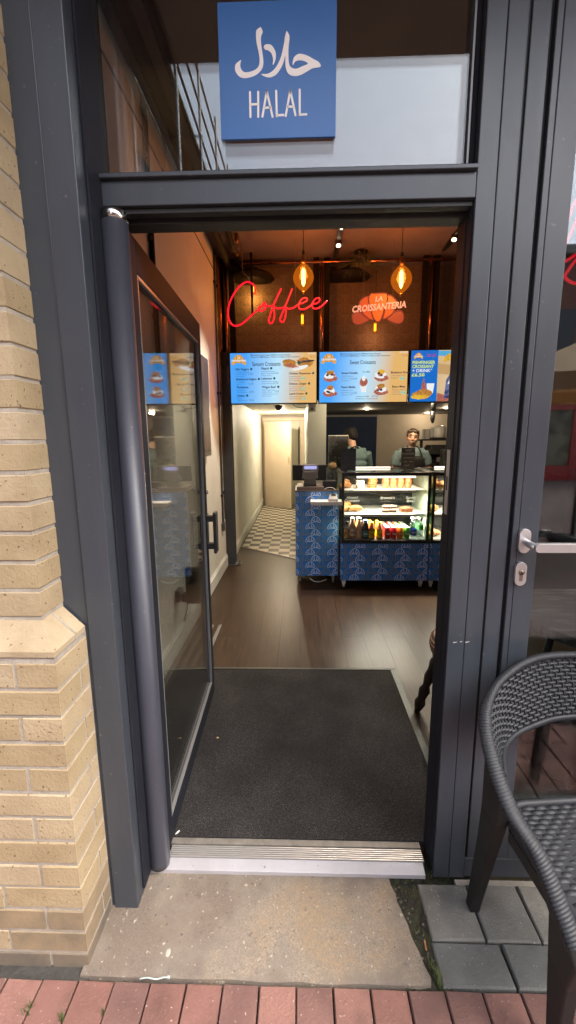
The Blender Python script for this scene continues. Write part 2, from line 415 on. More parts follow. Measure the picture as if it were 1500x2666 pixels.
def plight(name, loc, W, col, rad=.03, spot=None, aim=None):
    l = bpy.data.lights.new(name, 'SPOT' if spot else 'POINT'); l.energy = W * LP; l.color = col; l.shadow_soft_size = rad
    o = bpy.data.objects.new(name, l); COL.objects.link(o); o.location = loc
    if spot:
        l.spot_size = R(spot); l.spot_blend = .6
        o.rotation_euler = (Vector(aim) - Vector(loc)).to_track_quat('-Z', 'Y').to_euler()
    return o
def alight(name, loc, W, col, sx, sy, rot):
    l = bpy.data.lights.new(name, 'AREA'); l.energy = W * LP; l.color = col; l.shape = 'RECTANGLE'; l.size = sx; l.size_y = sy
    o = bpy.data.objects.new(name, l); COL.objects.link(o); o.location = loc; o.rotation_euler = rot
    return o
WARM = (1.0, .37, .13)

# ------------------------------------------------------------------ text helper (built-in font)
_txt = {}
def text_mesh(body, size, align='LEFT', off=0, shear=0, spacing=1):
    key = (body, size, align, off, shear, spacing)
    if key not in _txt:
        cu = bpy.data.curves.new('t', 'FONT'); cu.body = body; cu.size = size; cu.align_x = align; cu.offset = off; cu.shear = shear; cu.space_character = spacing
        cu.resolution_u = 2
        o = bpy.data.objects.new('t', cu); COL.objects.link(o)
        dg = bpy.context.evaluated_depsgraph_get(); me = bpy.data.meshes.new_from_object(o.evaluated_get(dg))
        _txt[key] = ([tuple(v.co) for v in me.vertices], [tuple(p.vertices) for p in me.polygons])
        bpy.data.objects.remove(o); bpy.data.curves.remove(cu); bpy.data.meshes.remove(me)
    return _txt[key]
def put_text(mb, body, x, z, y, size, mi=0, align='LEFT', off=0, shear=0, tilt=0, spacing=1, maxw=None):
    vs, fs = text_mesh(body, size, align, off, shear, spacing)
    k = 1
    if maxw and vs:
        wd = max(v[0] for v in vs) - min(v[0] for v in vs)
        k = maxw / wd
    c, s = math.cos(tilt), math.sin(tilt)
    mb.mesh([(x + k*(v[0]*c - v[1]*s), y, z + (k*v[0]*s + v[1]*c)) for v in vs], fs, mi)

# croissant line icon (unit wide)
def icon_strokes():
    c = [(-.075, .05), (-.15, .33), (-.17, .5), (-.10, .585), (0, .60), (.10, .585), (.17, .5), (.15, .33), (.075, .05)]
    a = [(.17, .52), (.29, .47), (.37, .37), (.38, .29), (.29, .18), (.15, .04), (.075, .05)]
    b = [(.375, .33), (.45, .23), (.49, .11), (.46, .0), (.37, -.03), (.27, .0), (.15, .04)]
    d = [(.15, .04), (0, .02), (-.15, .04)]
    m = lambda L: [(-x, y) for x, y in L]
    return [catmull([Vector(p) for p in L], 3) for L in (c, a, b, m(a), m(b))] + [[Vector(p) for p in d]]
ICON = icon_strokes()
def pattern(mb, x0, x1, z0, z1, y, mi_a, mi_b, pw=.125, ph=.063, size=.094, lw=.006, phase=0):
    rows = int((z1 - z0) / ph) + 2; cols = int((x1 - x0) / pw * 1.0) + 3
    for r in range(rows):
        for c in range(-1, cols):
            cx = x0 + (c + (.5 if r % 2 else 0)) * pw + phase; cz = z1 - (r + .55) * ph
            if cx < x0 - size*.5 or cx > x1 + size*.5 or cz < z0 - size*.6: continue
            mi = mi_a if (c + r % 2) % 2 == 0 else mi_b
            for L in ICON:
                mb.ribbon([(cx + p.x * size, cz + p.y * size) for p in L], lw, y, mi, clip=(x0, x1, z0, z1))

exec_parts = []
# ================================================================== GROUND OUTSIDE
def struct(o): return tag(o, kind='structure')
mb = MB(); mb.box(-40, -60, -.30, 40, -.49, -.012); struct(mb.build('street', STREET))
mb = MB(); mb.box(-3, -.49, -.30, 4, .30, -.03); mb.box(-3, -.302, -.0299, -.60, -.262, -.007, 1); struct(mb.build('subsoil', [SOIL, M('packed_dirt', (.05, .044, .037), .95, col2=(.028, .025, .022), sc=30, bump=(60, .004))]))
# concrete door slab: ragged right edge
rng = random.Random(3)
edge = [(.300, -.003), (.302, -.03), (.313, -.06), (.312, -.085), (.320, -.11), (.331, -.15), (.333, -.18), (.345, -.215), (.352, -.25), (.362, -.278), (.358, -.293)]
front = [(x, -.295 + rng.uniform(-.0035, .002)) for x in [.33, .29, .25, .2, .15, .1, .05, 0, -.06, -.12, -.2, -.3, -.4, -.5, -.585]]
out = edge + front + [(-.625, -.294), (-.625, -.02), (-.60, .02), (.30, .02)]
tri = tessellate_polygon([[Vector((p[0], p[1], 0)) for p in out]])
mb = MB(); n = len(out)
fs = []
for t in tri:
    a, b, c = [Vector((out[i][0], out[i][1], 0)) for i in t]
    fs.append(tuple(t) if (b-a).cross(c-a).z > 0 else (t[0], t[2], t[1]))
mb.mesh([(p[0], p[1], .002) for p in out], fs)
for i in range(n):
    j = (i+1) % n
    mb.face([(out[i][0], out[i][1], .002), (out[i][0], out[i][1], -.05), (out[j][0], out[j][1], -.05), (out[j][0], out[j][1], .002)])
struct(mb.build('concrete_slab', CONC))
def paver(mb, x0, y0, x1, y1, zt, mi, j=.0015, c=.004):
    q = [rng.uniform(-j, j) for _ in range(8)]; t = [rng.uniform(-.0015, .0015) for _ in range(4)]
    P4 = [(x0+q[0], y0+q[1]), (x1+q[2], y0+q[3]), (x1+q[4], y1+q[5]), (x0+q[6], y1+q[7])]
    cx, cy = (x0+x1)/2, (y0+y1)/2
    ins = [(px + (c if px < cx else -c), py + (c if py < cy else -c)) for px, py in P4]
    top = [(ins[i][0], ins[i][1], zt + t[i]) for i in range(4)]; sh = [(P4[i][0], P4[i][1], zt - .005 + t[i]) for i in range(4)]; bt = [(p[0], p[1], -.06) for p in P4]
    mb.face(top, mi)
    for i in range(4):
        k = (i+1) % 4
        mb.face([sh[i], sh[k], top[k], top[i]], mi); mb.face([bt[i], bt[k], sh[k], sh[i]], mi)
mb = MB()
for k in range(-16, 20):
    x0 = -.624 + k * .1015
    paver(mb, x0 + .002, -.498, x0 + .0995, -.303, .001, rng.randrange(4), .001, .003)
for r in range(6):          # the paving carries on towards the street
    for k in range(-8, 10):
        x0 = -.624 + k * .203 + (.1 if r % 2 else 0)
        paver(mb, x0 + .003, -.60 - r*.102, x0 + .2, -.503 - r*.102, .001, rng.randrange(4))
struct(mb.build('red_brick_paving', REDP))
mb = MB()
for (a, b, s) in ((.393, .5535, 0), (.5585, .718, 1), (.7235, .885, 3), (.89, 1.05, 1), (1.055, 1.215, 0), (1.22, 1.38, 3), (1.385, 1.545, 1)):
    paver(mb, a, -.185, b, -.022, .002, s)
for (a, b, s) in ((.391, .588, 2), (.598, .79, 2), (.796, .99, 2), (.996, 1.19, 2), (1.195, 1.39, 1), (1.395, 1.59, 2)):
    paver(mb, a, -.296, b, -.190, .001, s)
struct(mb.build('grey_paving', GRYP))
mb = MB(); mb.box(.525, -.0215, -.05, 1.6, -.003, -.004); 
struct(mb.build('paving_edge_strip', MORT))
# moss strip with little stones
mb = MB()
vs, fs = [], []
nx, ny = 18, 60
for i in range(ny + 1):
    for j in range(nx + 1):
        y = -.302 + i / ny * .325; x = .29 + j / nx * .125
        vs.append((x, y, -.008 + .006 * math.sin(x * 190 + y * 60) * math.sin(y * 170) + rng.uniform(-.003, .003)))
for i in range(ny):
    for j in range(nx):
        a = i*(nx+1)+j; fs.append((a, a+1, a+nx+2, a+nx+1))
mb.mesh(vs, fs, 0, True)
tag(mb.build('moss', SOIL), kind='stuff')
mb = MB()
for _ in range(30):
    y = rng.uniform(-.29, 0); x = rng.uniform(.325, .388) + (-.02 if y > -.12 else .0)
    r = rng.uniform(.0015, .0055)
    mb.ell((x, y, -.003), (r, r * rng.uniform(.7, 1.2), r * .6), 6)
tag(mb.build('grit', M('pale_grit', (.15, .125, .10), .9, col2=(.07, .06, .05), sc=60)), kind='stuff')
GRASS = M('grass_blade', (.045, .075, .018), .6, col2=(.09, .10, .03), sc=30)
def grass(spots, name):
    mb = MB()
    for (x, y, nb, hh, sp) in spots:
        for _ in range(nb):
            bx, by = x + rng.uniform(-sp, sp), y + rng.uniform(-sp, sp)
            an = rng.uniform(0, 6.28); h = hh * rng.uniform(.5, 1.1); le = h * rng.uniform(.3, .9); wd = .0011
            dx, dy = math.cos(an), math.sin(an)
            mb.face([(bx - dy*wd, by + dx*wd, -.008), (bx + dy*wd, by - dx*wd, -.008), (bx + dx*le*.4 + dy*wd*.7, by + dy*le*.4 - dx*wd*.7, h*.7), (bx + dx*le*.4 - dy*wd*.7, by + dy*le*.4 + dx*wd*.7, h*.7)])
            mb.face([(bx + dx*le*.4 - dy*wd*.7, by + dy*le*.4 + dx*wd*.7, h*.7), (bx + dx*le*.4 + dy*wd*.7, by + dy*le*.4 - dx*wd*.7, h*.7), (bx + dx*le, by + dy*le, h)])
    tag(mb.build(name, GRASS), kind='stuff')
grass([(.380, -.28, 26, .03, .009), (.374, -.25, 16, .022, .008), (.36, -.16, 12, .012, .014), (.35, -.06, 16, .01, .02), (.47, -.012, 30, .008, .05),
       (-.626, -.385, 20, .02, .006), (-.725, -.37, 24, .02, .012), (-.523, -.37, 9, .016, .004), (.38, -.298, 8, .04, .004)], 'grass_tufts')

# small litter
mb = MB()
pth = [Vector((-.452, -.301, .006)), Vector((-.43, -.300, .010)), Vector((-.405, -.302, .009)), Vector((-.385, -.297, .008)), Vector((-.372, -.297, .008))]
tie = mb.tube(catmull(pth, 4), .0017, 6, sq=(.5, 1.3)).build('cable_tie', M('tie_plastic', (.36, .41, .38), .45))
tag(tie, 'pale cable tie lying along the front edge of the concrete doorstep', 'cable tie')
mb = MB(); mb.box(-.3755, -.2995, .0045, -.3675, -.2935, .0105); mb.build('tie_head', tie.data.materials[0], tie, bevel=.001)
mb = MB(); mb.hexa([(.366, -.213, .0005), (.3705, -.213, .0005), (.3725, -.188, .0015), (.368, -.187, .0015)], [(.366, -.213, .002), (.3705, -.213, .0025), (.3725, -.188, .003), (.368, -.187, .003)])
tag(mb.build('dead_leaf', M('dry_leaf', (.36, .17, .05), .7, col2=(.25, .11, .03), sc=60)), 'small orange dead leaf in the mossy gap beside the grey pavers', 'leaf')
mb = MB(); mb.ell((-.392, -.236, .0022), (.008, .012, .0012), 10)
tag(mb.build('chewing_gum', M('trodden_gum', (.36, .325, .27), .9)), 'flattened pale chewing gum on the concrete doorstep', 'chewing gum')

# ================================================================== BRICK PIER
brick = random.Random(21)
pier = thing('brick_pier', 'buff brick pier with sloped plinth course left of the grey doorway', 'brick pier', (-.7, -.2, 0))
def rel(o, root):
    o.parent = root; o.matrix_parent_inverse = Matrix.Translation(-Vector(root.location)); return o
def brick_box(mb, x0, y0, z0, x1, y1, z1, mi):
    j = lambda: brick.uniform(-.0016, .0016)
    c = .0022
    x0 += j(); x1 += j()*.6; y0 += j(); z0 += j()*.6; z1 += j()*.6
    vs = []
    for (zz, ins) in ((z0, c), (z0 + c, 0), (z1 - c, 0), (z1, c)):
        vs += [(x0+ins, y0+ins, zz + j()*.4), (x1-ins, y0+ins, zz + j()*.4), (x1-ins, y1, zz), (x0+ins, y1, zz)]
    fs = [(0,3,2,1), (12,13,14,15)]
    for L in range(3):
        for k in range(4):
            l = (k+1) % 4
            fs.append((L*4+k, L*4+l, L*4+4+l, L*4+4+k))
    mb.mesh(vs, fs, mi)
def courses(mb, xc, yf, yb, z0, z1, first_header, xl=-1.6, low=False):
    """facing courses with corner at xc; front face yf, reveal runs back to yb"""
    k = 0; z = z0
    while z < z1 - .01:
        zt = min(z + .0655, z1)
        hd = (k % 2 == 0) == first_header
        mi = brick.randrange(5)
        if low and k == 0: mi = 6
        elif low and k in (1, 2): mi = 5
        # corner brick
        cl = .1025 if hd else .215
        bd = .215 if hd else .1025
        ye = min(yf + bd, yb)
        brick_box(mb, xc - cl, yf, z, xc, ye, zt, mi)
        x = xc - cl - .0095
        while x > xl:
            mi2 = brick.randrange(5)
            if low and k == 0: mi2 = 6
            elif low and k in (1, 2) and brick.random() < .7: mi2 = 5
            brick_box(mb, x - .215, yf, z, x, yf + .1025, zt, mi2); x -= .2245
        if ye + .0095 < yb - .01:
            brick_box(mb, xc - .1025, ye + .0095, z, xc, yb, zt, mi)
        z += .075; k += 1
mb = MB()
mb.box(-1.7, -.2672, -.05, -.6132, -.09, .954, 7)
courses(mb, -.611, -.270, -.1195, -.0275, .955, True, low=True)
mb.box(-1.7, -.2110, .95, -.6705, .10, 3.2, 7)
courses(mb, -.668, -.214, .098, 1.0405, 3.19, False)
rel(mb.build('brickwork', BRK + [BRKD, BRKG, MORT]), pier)
# sloped plinth (splayed) course
mb = MB()
def splay(xa, xb, mi):
    lo = [(xa, -.2705, .957), (xb, -.2705, .957), (xb, -.20, .957), (xa, -.20, .957)]
    return lo
zb, zk, zt = .957, .972, 1.030
mb.mesh([(-1.6, -.271, zb), (-.610, -.271, zb), (-.610, -.1195, zb), (-1.6, -.1195, zb),
         (-1.6, -.271, zk), (-.610, -.271, zk), (-.610, -.1195, zk), (-1.6, -.1195, zk),
         (-1.6, -.216, zt), (-.667, -.216, zt), (-.667, -.1195, zt), (-1.6, -.1195, zt)],
        [(0,3,2,1), (0,1,5,4), (1,2,6,5), (4,5,9,8), (5,6,10,9), (2,3,7,6), (6,7,11,10), (8,9,10,11)], 0)
mb.box(-.6095, -.1745, .956, -.6085, -.1675, .9725, 1)
rel(mb.build('splayed_plinth_course', [BRK[3], MORT], bevel=.0015), pier)
mb = MB()
for (a, b) in (((-.6105, -.171, .9735), (-.6665, -.171, 1.0305)), ):
    mb.tube([a, b], .0035, 6)
rel(mb.build('mortar_joint', MORT), pier)

# ================================================================== SHOPFRONT FRAME
fr = thing('shopfront_frame', 'dark grey aluminium shopfront frame around the open doorway', 'shopfront', (0, 0, 0))
def fbox(name, boxes, mat=GREY, parent=fr, bevel=.0022):
    if name in SPLIT:
        return [fbox_(name, [b], mat, parent, bevel) for b in boxes][0]
    return fbox_(name, boxes, mat, parent, bevel)
SPLIT = ('transom_window_frame', 'glazing_bead', 'glazing_gasket', 'paint_scuff', 'door_head', 'handle_bracket')
def fbox_(name, boxes, mat=GREY, parent=fr, bevel=.0022):
    m = MB()
    for b in boxes: m.box(*b)
    return m.build(name, mat, parent, bevel=bevel)
post = fbox('corner_post', [(-.6005, -.120, .0, -.5255, .03, 3.05)])
fbox('post_flashing', [(-.700, -.112, .0, -.6035, .03, 3.05)], parent=post)
fbox('post_seam', [(-.6035, -.108, .0, -.6005, .0, 3.05)], RUBBER, post, 0)
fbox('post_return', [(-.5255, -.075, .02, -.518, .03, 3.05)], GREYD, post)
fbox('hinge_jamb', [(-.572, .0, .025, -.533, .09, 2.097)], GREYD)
fbox('jamb_seal', [(-.533, .012, .025, -.5275, .08, 2.097)], RUBBER, bevel=0)
fbox('transom', [(-.545, .0, 2.097, .4535, .105, 2.158)])
fbox('door_head', [(-.545, .012, 2.083, .4535, .038, 2.0965), (-.545, .052, 2.076, .4535, .105, 2.0965)], MBLACK)
fbox('transom_sill', [(-.545, -.012, 2.1582, .4535, .025, 2.170)])
mull = fbox('mullion', [(.454, .0, .0, .5045, .11, 3.05), (.5058, .0, .0, .556, .11, 3.05)])
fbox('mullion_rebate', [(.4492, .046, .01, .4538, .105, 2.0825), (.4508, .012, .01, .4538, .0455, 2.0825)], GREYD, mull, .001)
fbox('mullion_seal', [(.556, .014, .0, .566, .1, 3.05)], RUBBER, mull, 0)
fbox('strike_plate', [(.4482, .060, 1.255, .4494, .086, 1.452)], ALU, mull, .0008)
fbox('strike_slot', [(.4474, .068, 1.33, .4483, .079, 1.372)], RUBBER, mull, 0)
fbox('outer_jamb', [(.566, .008, .0, .613, .11, 3.05)])
fbox('outer_jamb_seal', [(.613, .022, .0, .6245, .1, 3.05)], RUBBER, bevel=0)
fbox('bottom_rail', [(.5565, .004, .0, 1.7, .012, .075)], GREY)
fbox('head_rail', [(-.6, .0, 2.99, 1.8, .12, 3.05)])
# transom window
tw = fbox('transom_window_frame', [(-.5445, .024, 2.1702, -.533, .10, 2.99), (.441, .024, 2.1702, .4535, .10, 2.99)], GREYD)
fbox('glazing_bead', [(-.533, .028, 2.1702, -.5265, .036, 2.99), (.4345, .028, 2.1702, .441, .036, 2.99)], M('dull_bead', (.22, .22, .22), .4, .4), tw, .001)
fbox('glazing_gasket', [(-.5265, .03, 2.1702, -.5205, .06, 2.99), (.4285, .03, 2.1702, .4345, .06, 2.99), (-.5265, .03, 2.1702, .4345, .06, 2.175)], RUBBER, tw, 0)
m = MB(); m.box(-.53, .030, 2.165, .438, .036, 2.995); m.build('outer_pane', GLASS, tw)
m = MB(); m.box(-.53, .056, 2.165, .438, .062, 2.995); m.build('inner_pane', GLASS, tw)
# threshold
th = thing('door_threshold', 'ribbed aluminium threshold strip across the open doorway', 'threshold', (0, 0, 0))
m = MB(); m.hexa([(-.545, -.008, .0), (.425, -.008, .0), (.425, .03, .0), (-.545, .03, .0)], [(-.545, -.006, .014), (.425, -.006, .014), (.425, .0275, .027), (-.545, .0275, .027)])
m.build('nosing', ALUW, th, bevel=.0012)
m = MB()
for k in range(6):
    y = .0285 + k * .0075
    m.box(-.47, y, .018, .4300, y + .0046, .0305)
m.box(-.47, .0275, .005, .4300, .0735, .0262, 1)
m.build('ribbed_tread', [ALU, M('dark_groove', (.07, .06, .055), .8)], th, bevel=.0006)  # darker colour between the ribs deepens the grooves
m = MB(); m.box(-.475, .0735, .005, .4300, .097, .034); m.build('rear_trim', M('worn_trim', (.21, .19, .165), .6, .2, col2=(.14, .13, .11), sc=25), th, bevel=.001)
m = MB(); m.box(-.538, -.0055, .0, -.468, .06, .019); m.build('end_plug', ALUW, th, bevel=.002)

# ================================================================== HALAL SIGN
sg = thing('halal_sign', 'square blue sign with white Arabic and HALAL lettering on the transom glass', 'sign', (-.054, .0295, 2.255))
m = MB(); m.box(-.2025, .0215, 2.2575, .0945, .0295, 2.557); rel(m.build('panel', SIGNB, bevel=.0008), sg)
ARABIC=[
[(-0.095,2.502),(-0.09,2.492),(-0.094,2.483),(-0.095,2.472),(-0.093,2.455),(-0.09,2.436),(-0.09,2.421),(-0.096,2.409),(-0.112,2.398),(-0.136,2.393),(-0.151,2.397),(-0.16,2.407),(-0.162,2.416),(-0.159,2.425),(-0.146,2.433),(-0.148,2.425),(-0.147,2.415),(-0.14,2.407),(-0.129,2.406),(-0.112,2.41),(-0.102,2.418),(-0.099,2.431),(-0.101,2.448),(-0.106,2.47),(-0.107,2.487),(-0.105,2.496)],
[(-0.088,2.458),(-0.086,2.463),(-0.078,2.465),(-0.068,2.462),(-0.059,2.449),(-0.058,2.436),(-0.061,2.426),(-0.066,2.42),(-0.065,2.432),(-0.069,2.445),(-0.078,2.452),(-0.084,2.453)],
[(-0.03,2.492),(-0.023,2.48),(-0.025,2.462),(-0.026,2.446),(-0.025,2.423),(-0.019,2.413),(-0.006,2.41),(0.009,2.415),(0.023,2.42),(0.014,2.426),(0.0,2.428),(-0.01,2.425),(-0.015,2.418),(-0.015,2.427),(-0.011,2.436),(0.001,2.442),(0.02,2.438),(0.038,2.429),(0.05,2.423),(0.055,2.413),(0.035,2.41),(0.022,2.404),(0.007,2.397),(-0.008,2.394),(-0.022,2.397),(-0.03,2.405),(-0.034,2.42),(-0.034,2.439),(-0.039,2.424),(-0.048,2.409),(-0.059,2.398),(-0.074,2.393),(-0.088,2.396),(-0.095,2.401),(-0.079,2.401),(-0.065,2.408),(-0.054,2.42),(-0.044,2.439),(-0.037,2.465),(-0.034,2.481)]]
m = MB()
for c in ARABIC:
    sm = [p for p in catmull([Vector(q) for q in c + [c[0]]], 3)][:-1]
    m.plate([(p.x, p.y) for p in sm], .0209, .0216)
rel(m.build('arabic_lettering', SIGNW), sg)
m = MB()
for a, b in [((-.125,2.362),(-.125,2.307)),((-.104,2.362),(-.105,2.307)),((-.124,2.3345),(-.105,2.335)),((-.082,2.363),(-.094,2.307)),((-.082,2.363),(-.068,2.306)),((-.089,2.326),(-.072,2.327)),((-.058,2.363),(-.057,2.307)),((-.057,2.3085),(-.04,2.309)),((-.022,2.363),(-.034,2.307)),((-.022,2.363),(-.009,2.308)),((-.03,2.327),(-.014,2.327)),((.002,2.364),(.002,2.308)),((.002,2.3085),(.019,2.309))]:
    m.ribbon([a, b], .0054, .0209)
    for q in (a, b): m.plate([(q[0] + .0027*math.cos(k*math.pi/6), q[1] + .0027*math.sin(k*math.pi/6)) for k in range(12)], .0210, .0214)
rel(m.build('latin_lettering', SIGNW), sg)

# ================================================================== OPEN DOOR LEAF
TH = R(1.9)
DX, DY = Vector((-math.sin(TH), math.cos(TH), 0)), Vector((math.cos(TH), math.sin(TH), 0))
dr = thing('entrance_door', 'open glazed entrance door with dark grey rounded hinge stile', 'door', (-.492, .004, 0), TH)
# local frame: +y along the leaf, +x towards the opening
L0, L1 = .05, 1.005
X0, X1 = -.022, .024
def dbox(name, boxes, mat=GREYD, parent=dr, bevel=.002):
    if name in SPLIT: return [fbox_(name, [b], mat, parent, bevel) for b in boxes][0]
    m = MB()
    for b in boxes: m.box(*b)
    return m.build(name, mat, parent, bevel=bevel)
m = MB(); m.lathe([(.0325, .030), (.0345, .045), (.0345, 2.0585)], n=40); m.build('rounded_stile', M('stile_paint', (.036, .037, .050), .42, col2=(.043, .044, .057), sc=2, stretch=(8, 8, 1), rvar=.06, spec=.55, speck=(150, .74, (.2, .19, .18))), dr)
m = MB(); m.lathe([(.0335, 2.0585), (.0352, 2.0605), (.0352, 2.080), (.033, 2.0825)], n=40); m.build('steel_collar', CHROME, dr)
dbox('hinge_stile', [(X0, .03, .045, X1, .085, 2.058)])
dbox('top_rail', [(X0, .0852, 1.965, X1, L1, 2.058)])
dbox('bottom_rail', [(X0, .0852, .045, X1, L1, .125)])
ls = dbox('lock_stile', [(X0, L1 - .055, .1252, X1, L1, 1.9648)])
g = MB(); g.box(-.008, .08, .12, -.003, L1 - .05, 1.97); g.box(.006, .08, .12, .011, L1 - .05, 1.97); g.build('glass_pane', DGLASS, dr)
dbox('glazing_bead', [(.0115, .0855, .1255, .0225, .0965, 1.9645), (.0115, L1 - .0665, .1255, .0225, L1 - .0555, 1.9645), (.0115, .097, .1255, .0225, L1 - .067, .1365), (.0115, .097, 1.9535, .0225, L1 - .067, 1.9645)], M('grey_glazing_bead', (.16, .165, .17), .35), dr, .001)
ph = dbox('pull_handle', [(.062, L1 - .065, .884, .078, L1 + .005, 1.106)], BLACK, dr, .004)
dbox('handle_bracket', [(.0242, L1 - .050, .905, .0618, L1 - .012, .935), (.0242, L1 - .050, 1.055, .0618, L1 - .012, 1.085)], BLACK, ph, .002)
dbox('escutcheon', [(.0242, L1 - .060, .90, .030, L1 - .006, 1.095)], BLACK, dr, .001)
m = MB(); m.cyl((.0242, L1 - .03, 1.212), (.036, L1 - .03, 1.212), .011, .010); m.build('lock_cylinder', CHROME, dr)
dbox('back_plate', [(-.10, L1 - .06, .60, X0 - .0004, L1 - .02, .80)], BLACK, dr, .003)

# ================================================================== FIXED / CLOSED LEAF AT THE RIGHT
d2 = thing('glazed_door', 'closed grey glazed door with a silver lever handle behind the woven chair', 'door', (.66, .012, 0))
def rbox(name, boxes, mat=GREY, parent=d2, bevel=.002):
    m = MB()
    for b in boxes: m.box(*b)
    return rel(m.build(name, mat, None, bevel=bevel), parent)
rbox('lock_stile', [(.6250, .006, .076, .6415, .07, 2.985), (.6425, .006, .076, .701, .07, 2.985)])
rbox('hinge_stile', [(1.55, .006, .076, 1.625, .07, 2.985)])
rbox('bottom_rail', [(.7012, .006, .076, 1.5498, .07, .15)])
rbox('top_rail', [(.7012, .006, 2.90, 1.5498, .07, 2.985)])
rbox('glass_pane', [(.698, .028, .145, 1.555, .034, 2.905), (.698, .052, .145, 1.555, .058, 2.905)], GL('reflective_pane', (.80, .84, .86), 1.75), bevel=0)
hn = thing('lever_handle', None, None); hn.location = (0, 0, 0); 
def capsule(mb, cx, cz, hw, hh, y0, y1, mi=0):
    pts = []
    for k in range(13): a = math.pi * k / 12; pts.append((cx + hw * math.cos(a), cz + hh - hw + hw * math.sin(a)))
    for k in range(13): a = math.pi + math.pi * k / 12; pts.append((cx + hw * math.cos(a), cz - hh + hw + hw * math.sin(a)))
    mb.plate(pts, y0, y1, mi)
bpy.data.objects.remove(hn)
m = MB(); capsule(m, .657, 1.188, .0165, .036, -.006, .0058)
rose = rel(m.build('handle_rose', SATIN, None, bevel=.002), d2)
m = MB()
pth = catmull([(.657, -.004, 1.186), (.657, -.018, 1.186), (.658, -.036, 1.184), (.663, -.048, 1.1825), (.672, -.0535, 1.182)], 5)
m.tube(pth, [.0105] * len(pth), 16)
pts = []
for k in range(13): a = math.pi/2 + math.pi * k / 12; pts.append((.668 + .0125*math.cos(a), 1.182 + .0125*math.sin(a)))
pts += [(.80, 1.1695), (.804, 1.1735), (.804, 1.1905), (.80, 1.1945)]
m.plate(pts, -.066, -.049)
lv = rel(m.build('lever', SATIN, None, bevel=.0025), d2)
m = MB(); capsule(m, .655, 1.087, .0165, .036, -.004, .0058); es = rel(m.build('keyhole_escutcheon', SATIN, None, bevel=.002), d2)
m = MB(); m.cyl((.656, -.0055, 1.093), (.656, -.003, 1.093), .009, .009); m.box(.6515, -.0052, 1.066, .6605, -.003, 1.090)
kc = rel(m.build('key_cylinder', M('brass_cylinder', (.32, .27, .2), .35, 1)), d2)
m = MB(); m.box(.6545, -.0062, 1.0885, .6575, -.0054, 1.0975); rel(m.build('key_slot', RUBBER), d2)

# scuffs on the mullion paint
for (x, z, l) in ((.470, .866, .012), (.491, .8685, .007), (.507, .8675, .013)):
    mb = MB(); o_ = [(x, z), (x + l*.3, z - .0008), (x + l*.55, z + .0004), (x + l, z + .0018), (x + l*.9, z + .0026), (x + l*.5, z + .0014), (x + l*.2, z + .0016)]
    mb.plate(o_, -.0006, .0003); mb.build('paint_scuff', WHITEP, mull)

# ================================================================== WALLS AROUND, CANOPY, STREET OPPOSITE
mb = MB(); mb.box(-4, -.205, -.05, -1.55, .10, 3.2); mb.box(-1.5499, -.10, -.05, -.87, .0995, 3.2)
struct(mb.build('front_wall', BRK[0]))
mb = MB(); mb.box(1.80, -.205, -.05, 5, .10, 3.2)
struct(mb.build('right_front_wall', BRK[1]))
fbox('end_jamb', [(1.635, .0, .0, 1.80, .11, 3.05)])
mb = MB(); mb.box(-6, -.02, 3.201, 6, .4, 5.5); struct(mb.build('upper_wall', BRK[2]))
mb = MB(); mb.box(-2.2, -.90, 3.14, 5, -.021, 3.30)
tag(mb.build('canopy', CEIL), 'dark brown flat canopy projecting above the shopfront', 'canopy')

REDB = M('red_brick_facade', (.33, .15, .105), .9, col2=(.20, .085, .065), sc=6, stretch=(1, 1, 4))
ORB = M('orange_brick_facade', (.30, .155, .085), .9, col2=(.24, .12, .07), sc=3)
b1 = thing('brick_building', 'tall orange brick building under scaffolding across the street, mirrored in the transom', 'building', (-8, -18, 0))
mb = MB(); mb.box(-13, -32, 0, -3.15, -7.0, 8.0); rel(mb.build('wall', ORB), b1)
mb = MB(); mb.box(-13.1, -32.1, 8.001, -3.0, -6.9, 8.25); rel(mb.build('parapet', WHITEW), b1)
DKWIN = M('dark_window', (.03, .035, .045), .15)
for y in (-9, -13, -17, -21):
    for z in (3.6, 5.6):
        mb = MB(); mb.box(-3.149, y, z, -3.10, y + 1.2, z + 1.4); rel(mb.build('window', DKWIN), b1)
sc = thing('scaffolding', 'steel tube scaffolding standing along the orange brick building', 'scaffold', (-2.6, -12, 0))
mb = MB()
for y in [-7.2 - 1.9*k for k in range(9)]:
    for x in (-2.95, -2.15): mb.tube([(x, y, 0), (x, y, 9.6)], .03, 6)
    for z in (4, 6, 8): mb.tube([(-3.0, y, z), (-2.1, y, z)], .025, 6)
rel(mb.build('standards', GALV), sc)
mb = MB()
for z in (4, 6, 8, 8.6, 9.2):
    for x in (-2.95, -2.15): mb.tube([(x, -7, z), (x, -23, z)], .026, 6)
for k in range(4): mb.tube([(-2.1, -7.2 - 3.8*k, 4), (-2.1, -11 - 3.8*k, 8)], .025, 6)
rel(mb.build('ledgers', GALV), sc)
mb = MB()
for z in (4.06, 6.06, 8.06): mb.box(-2.95, -23, z, -2.3, -7.2, z + .05)
rel(mb.build('deck_boards', M('scaffold_board', (.3, .25, .18), .9)), sc)
b2 = thing('shop_building', 'dark red brick building with red shopfronts across the street', 'building', (10, -16, 0))
mb = MB(); mb.box(1.0, -24, 0, 26, -13.4, 7.1); rel(mb.build('wall', REDB), b2)
mb = MB(); mb.box(.8, -24.2, 7.101, 26.2, -13.2, 7.35); rel(mb.build('parapet', M('stone_parapet', (.3, .28, .25), .9)), b2)
REDS = M('red_shop_paint', (.42, .03, .035), .4)
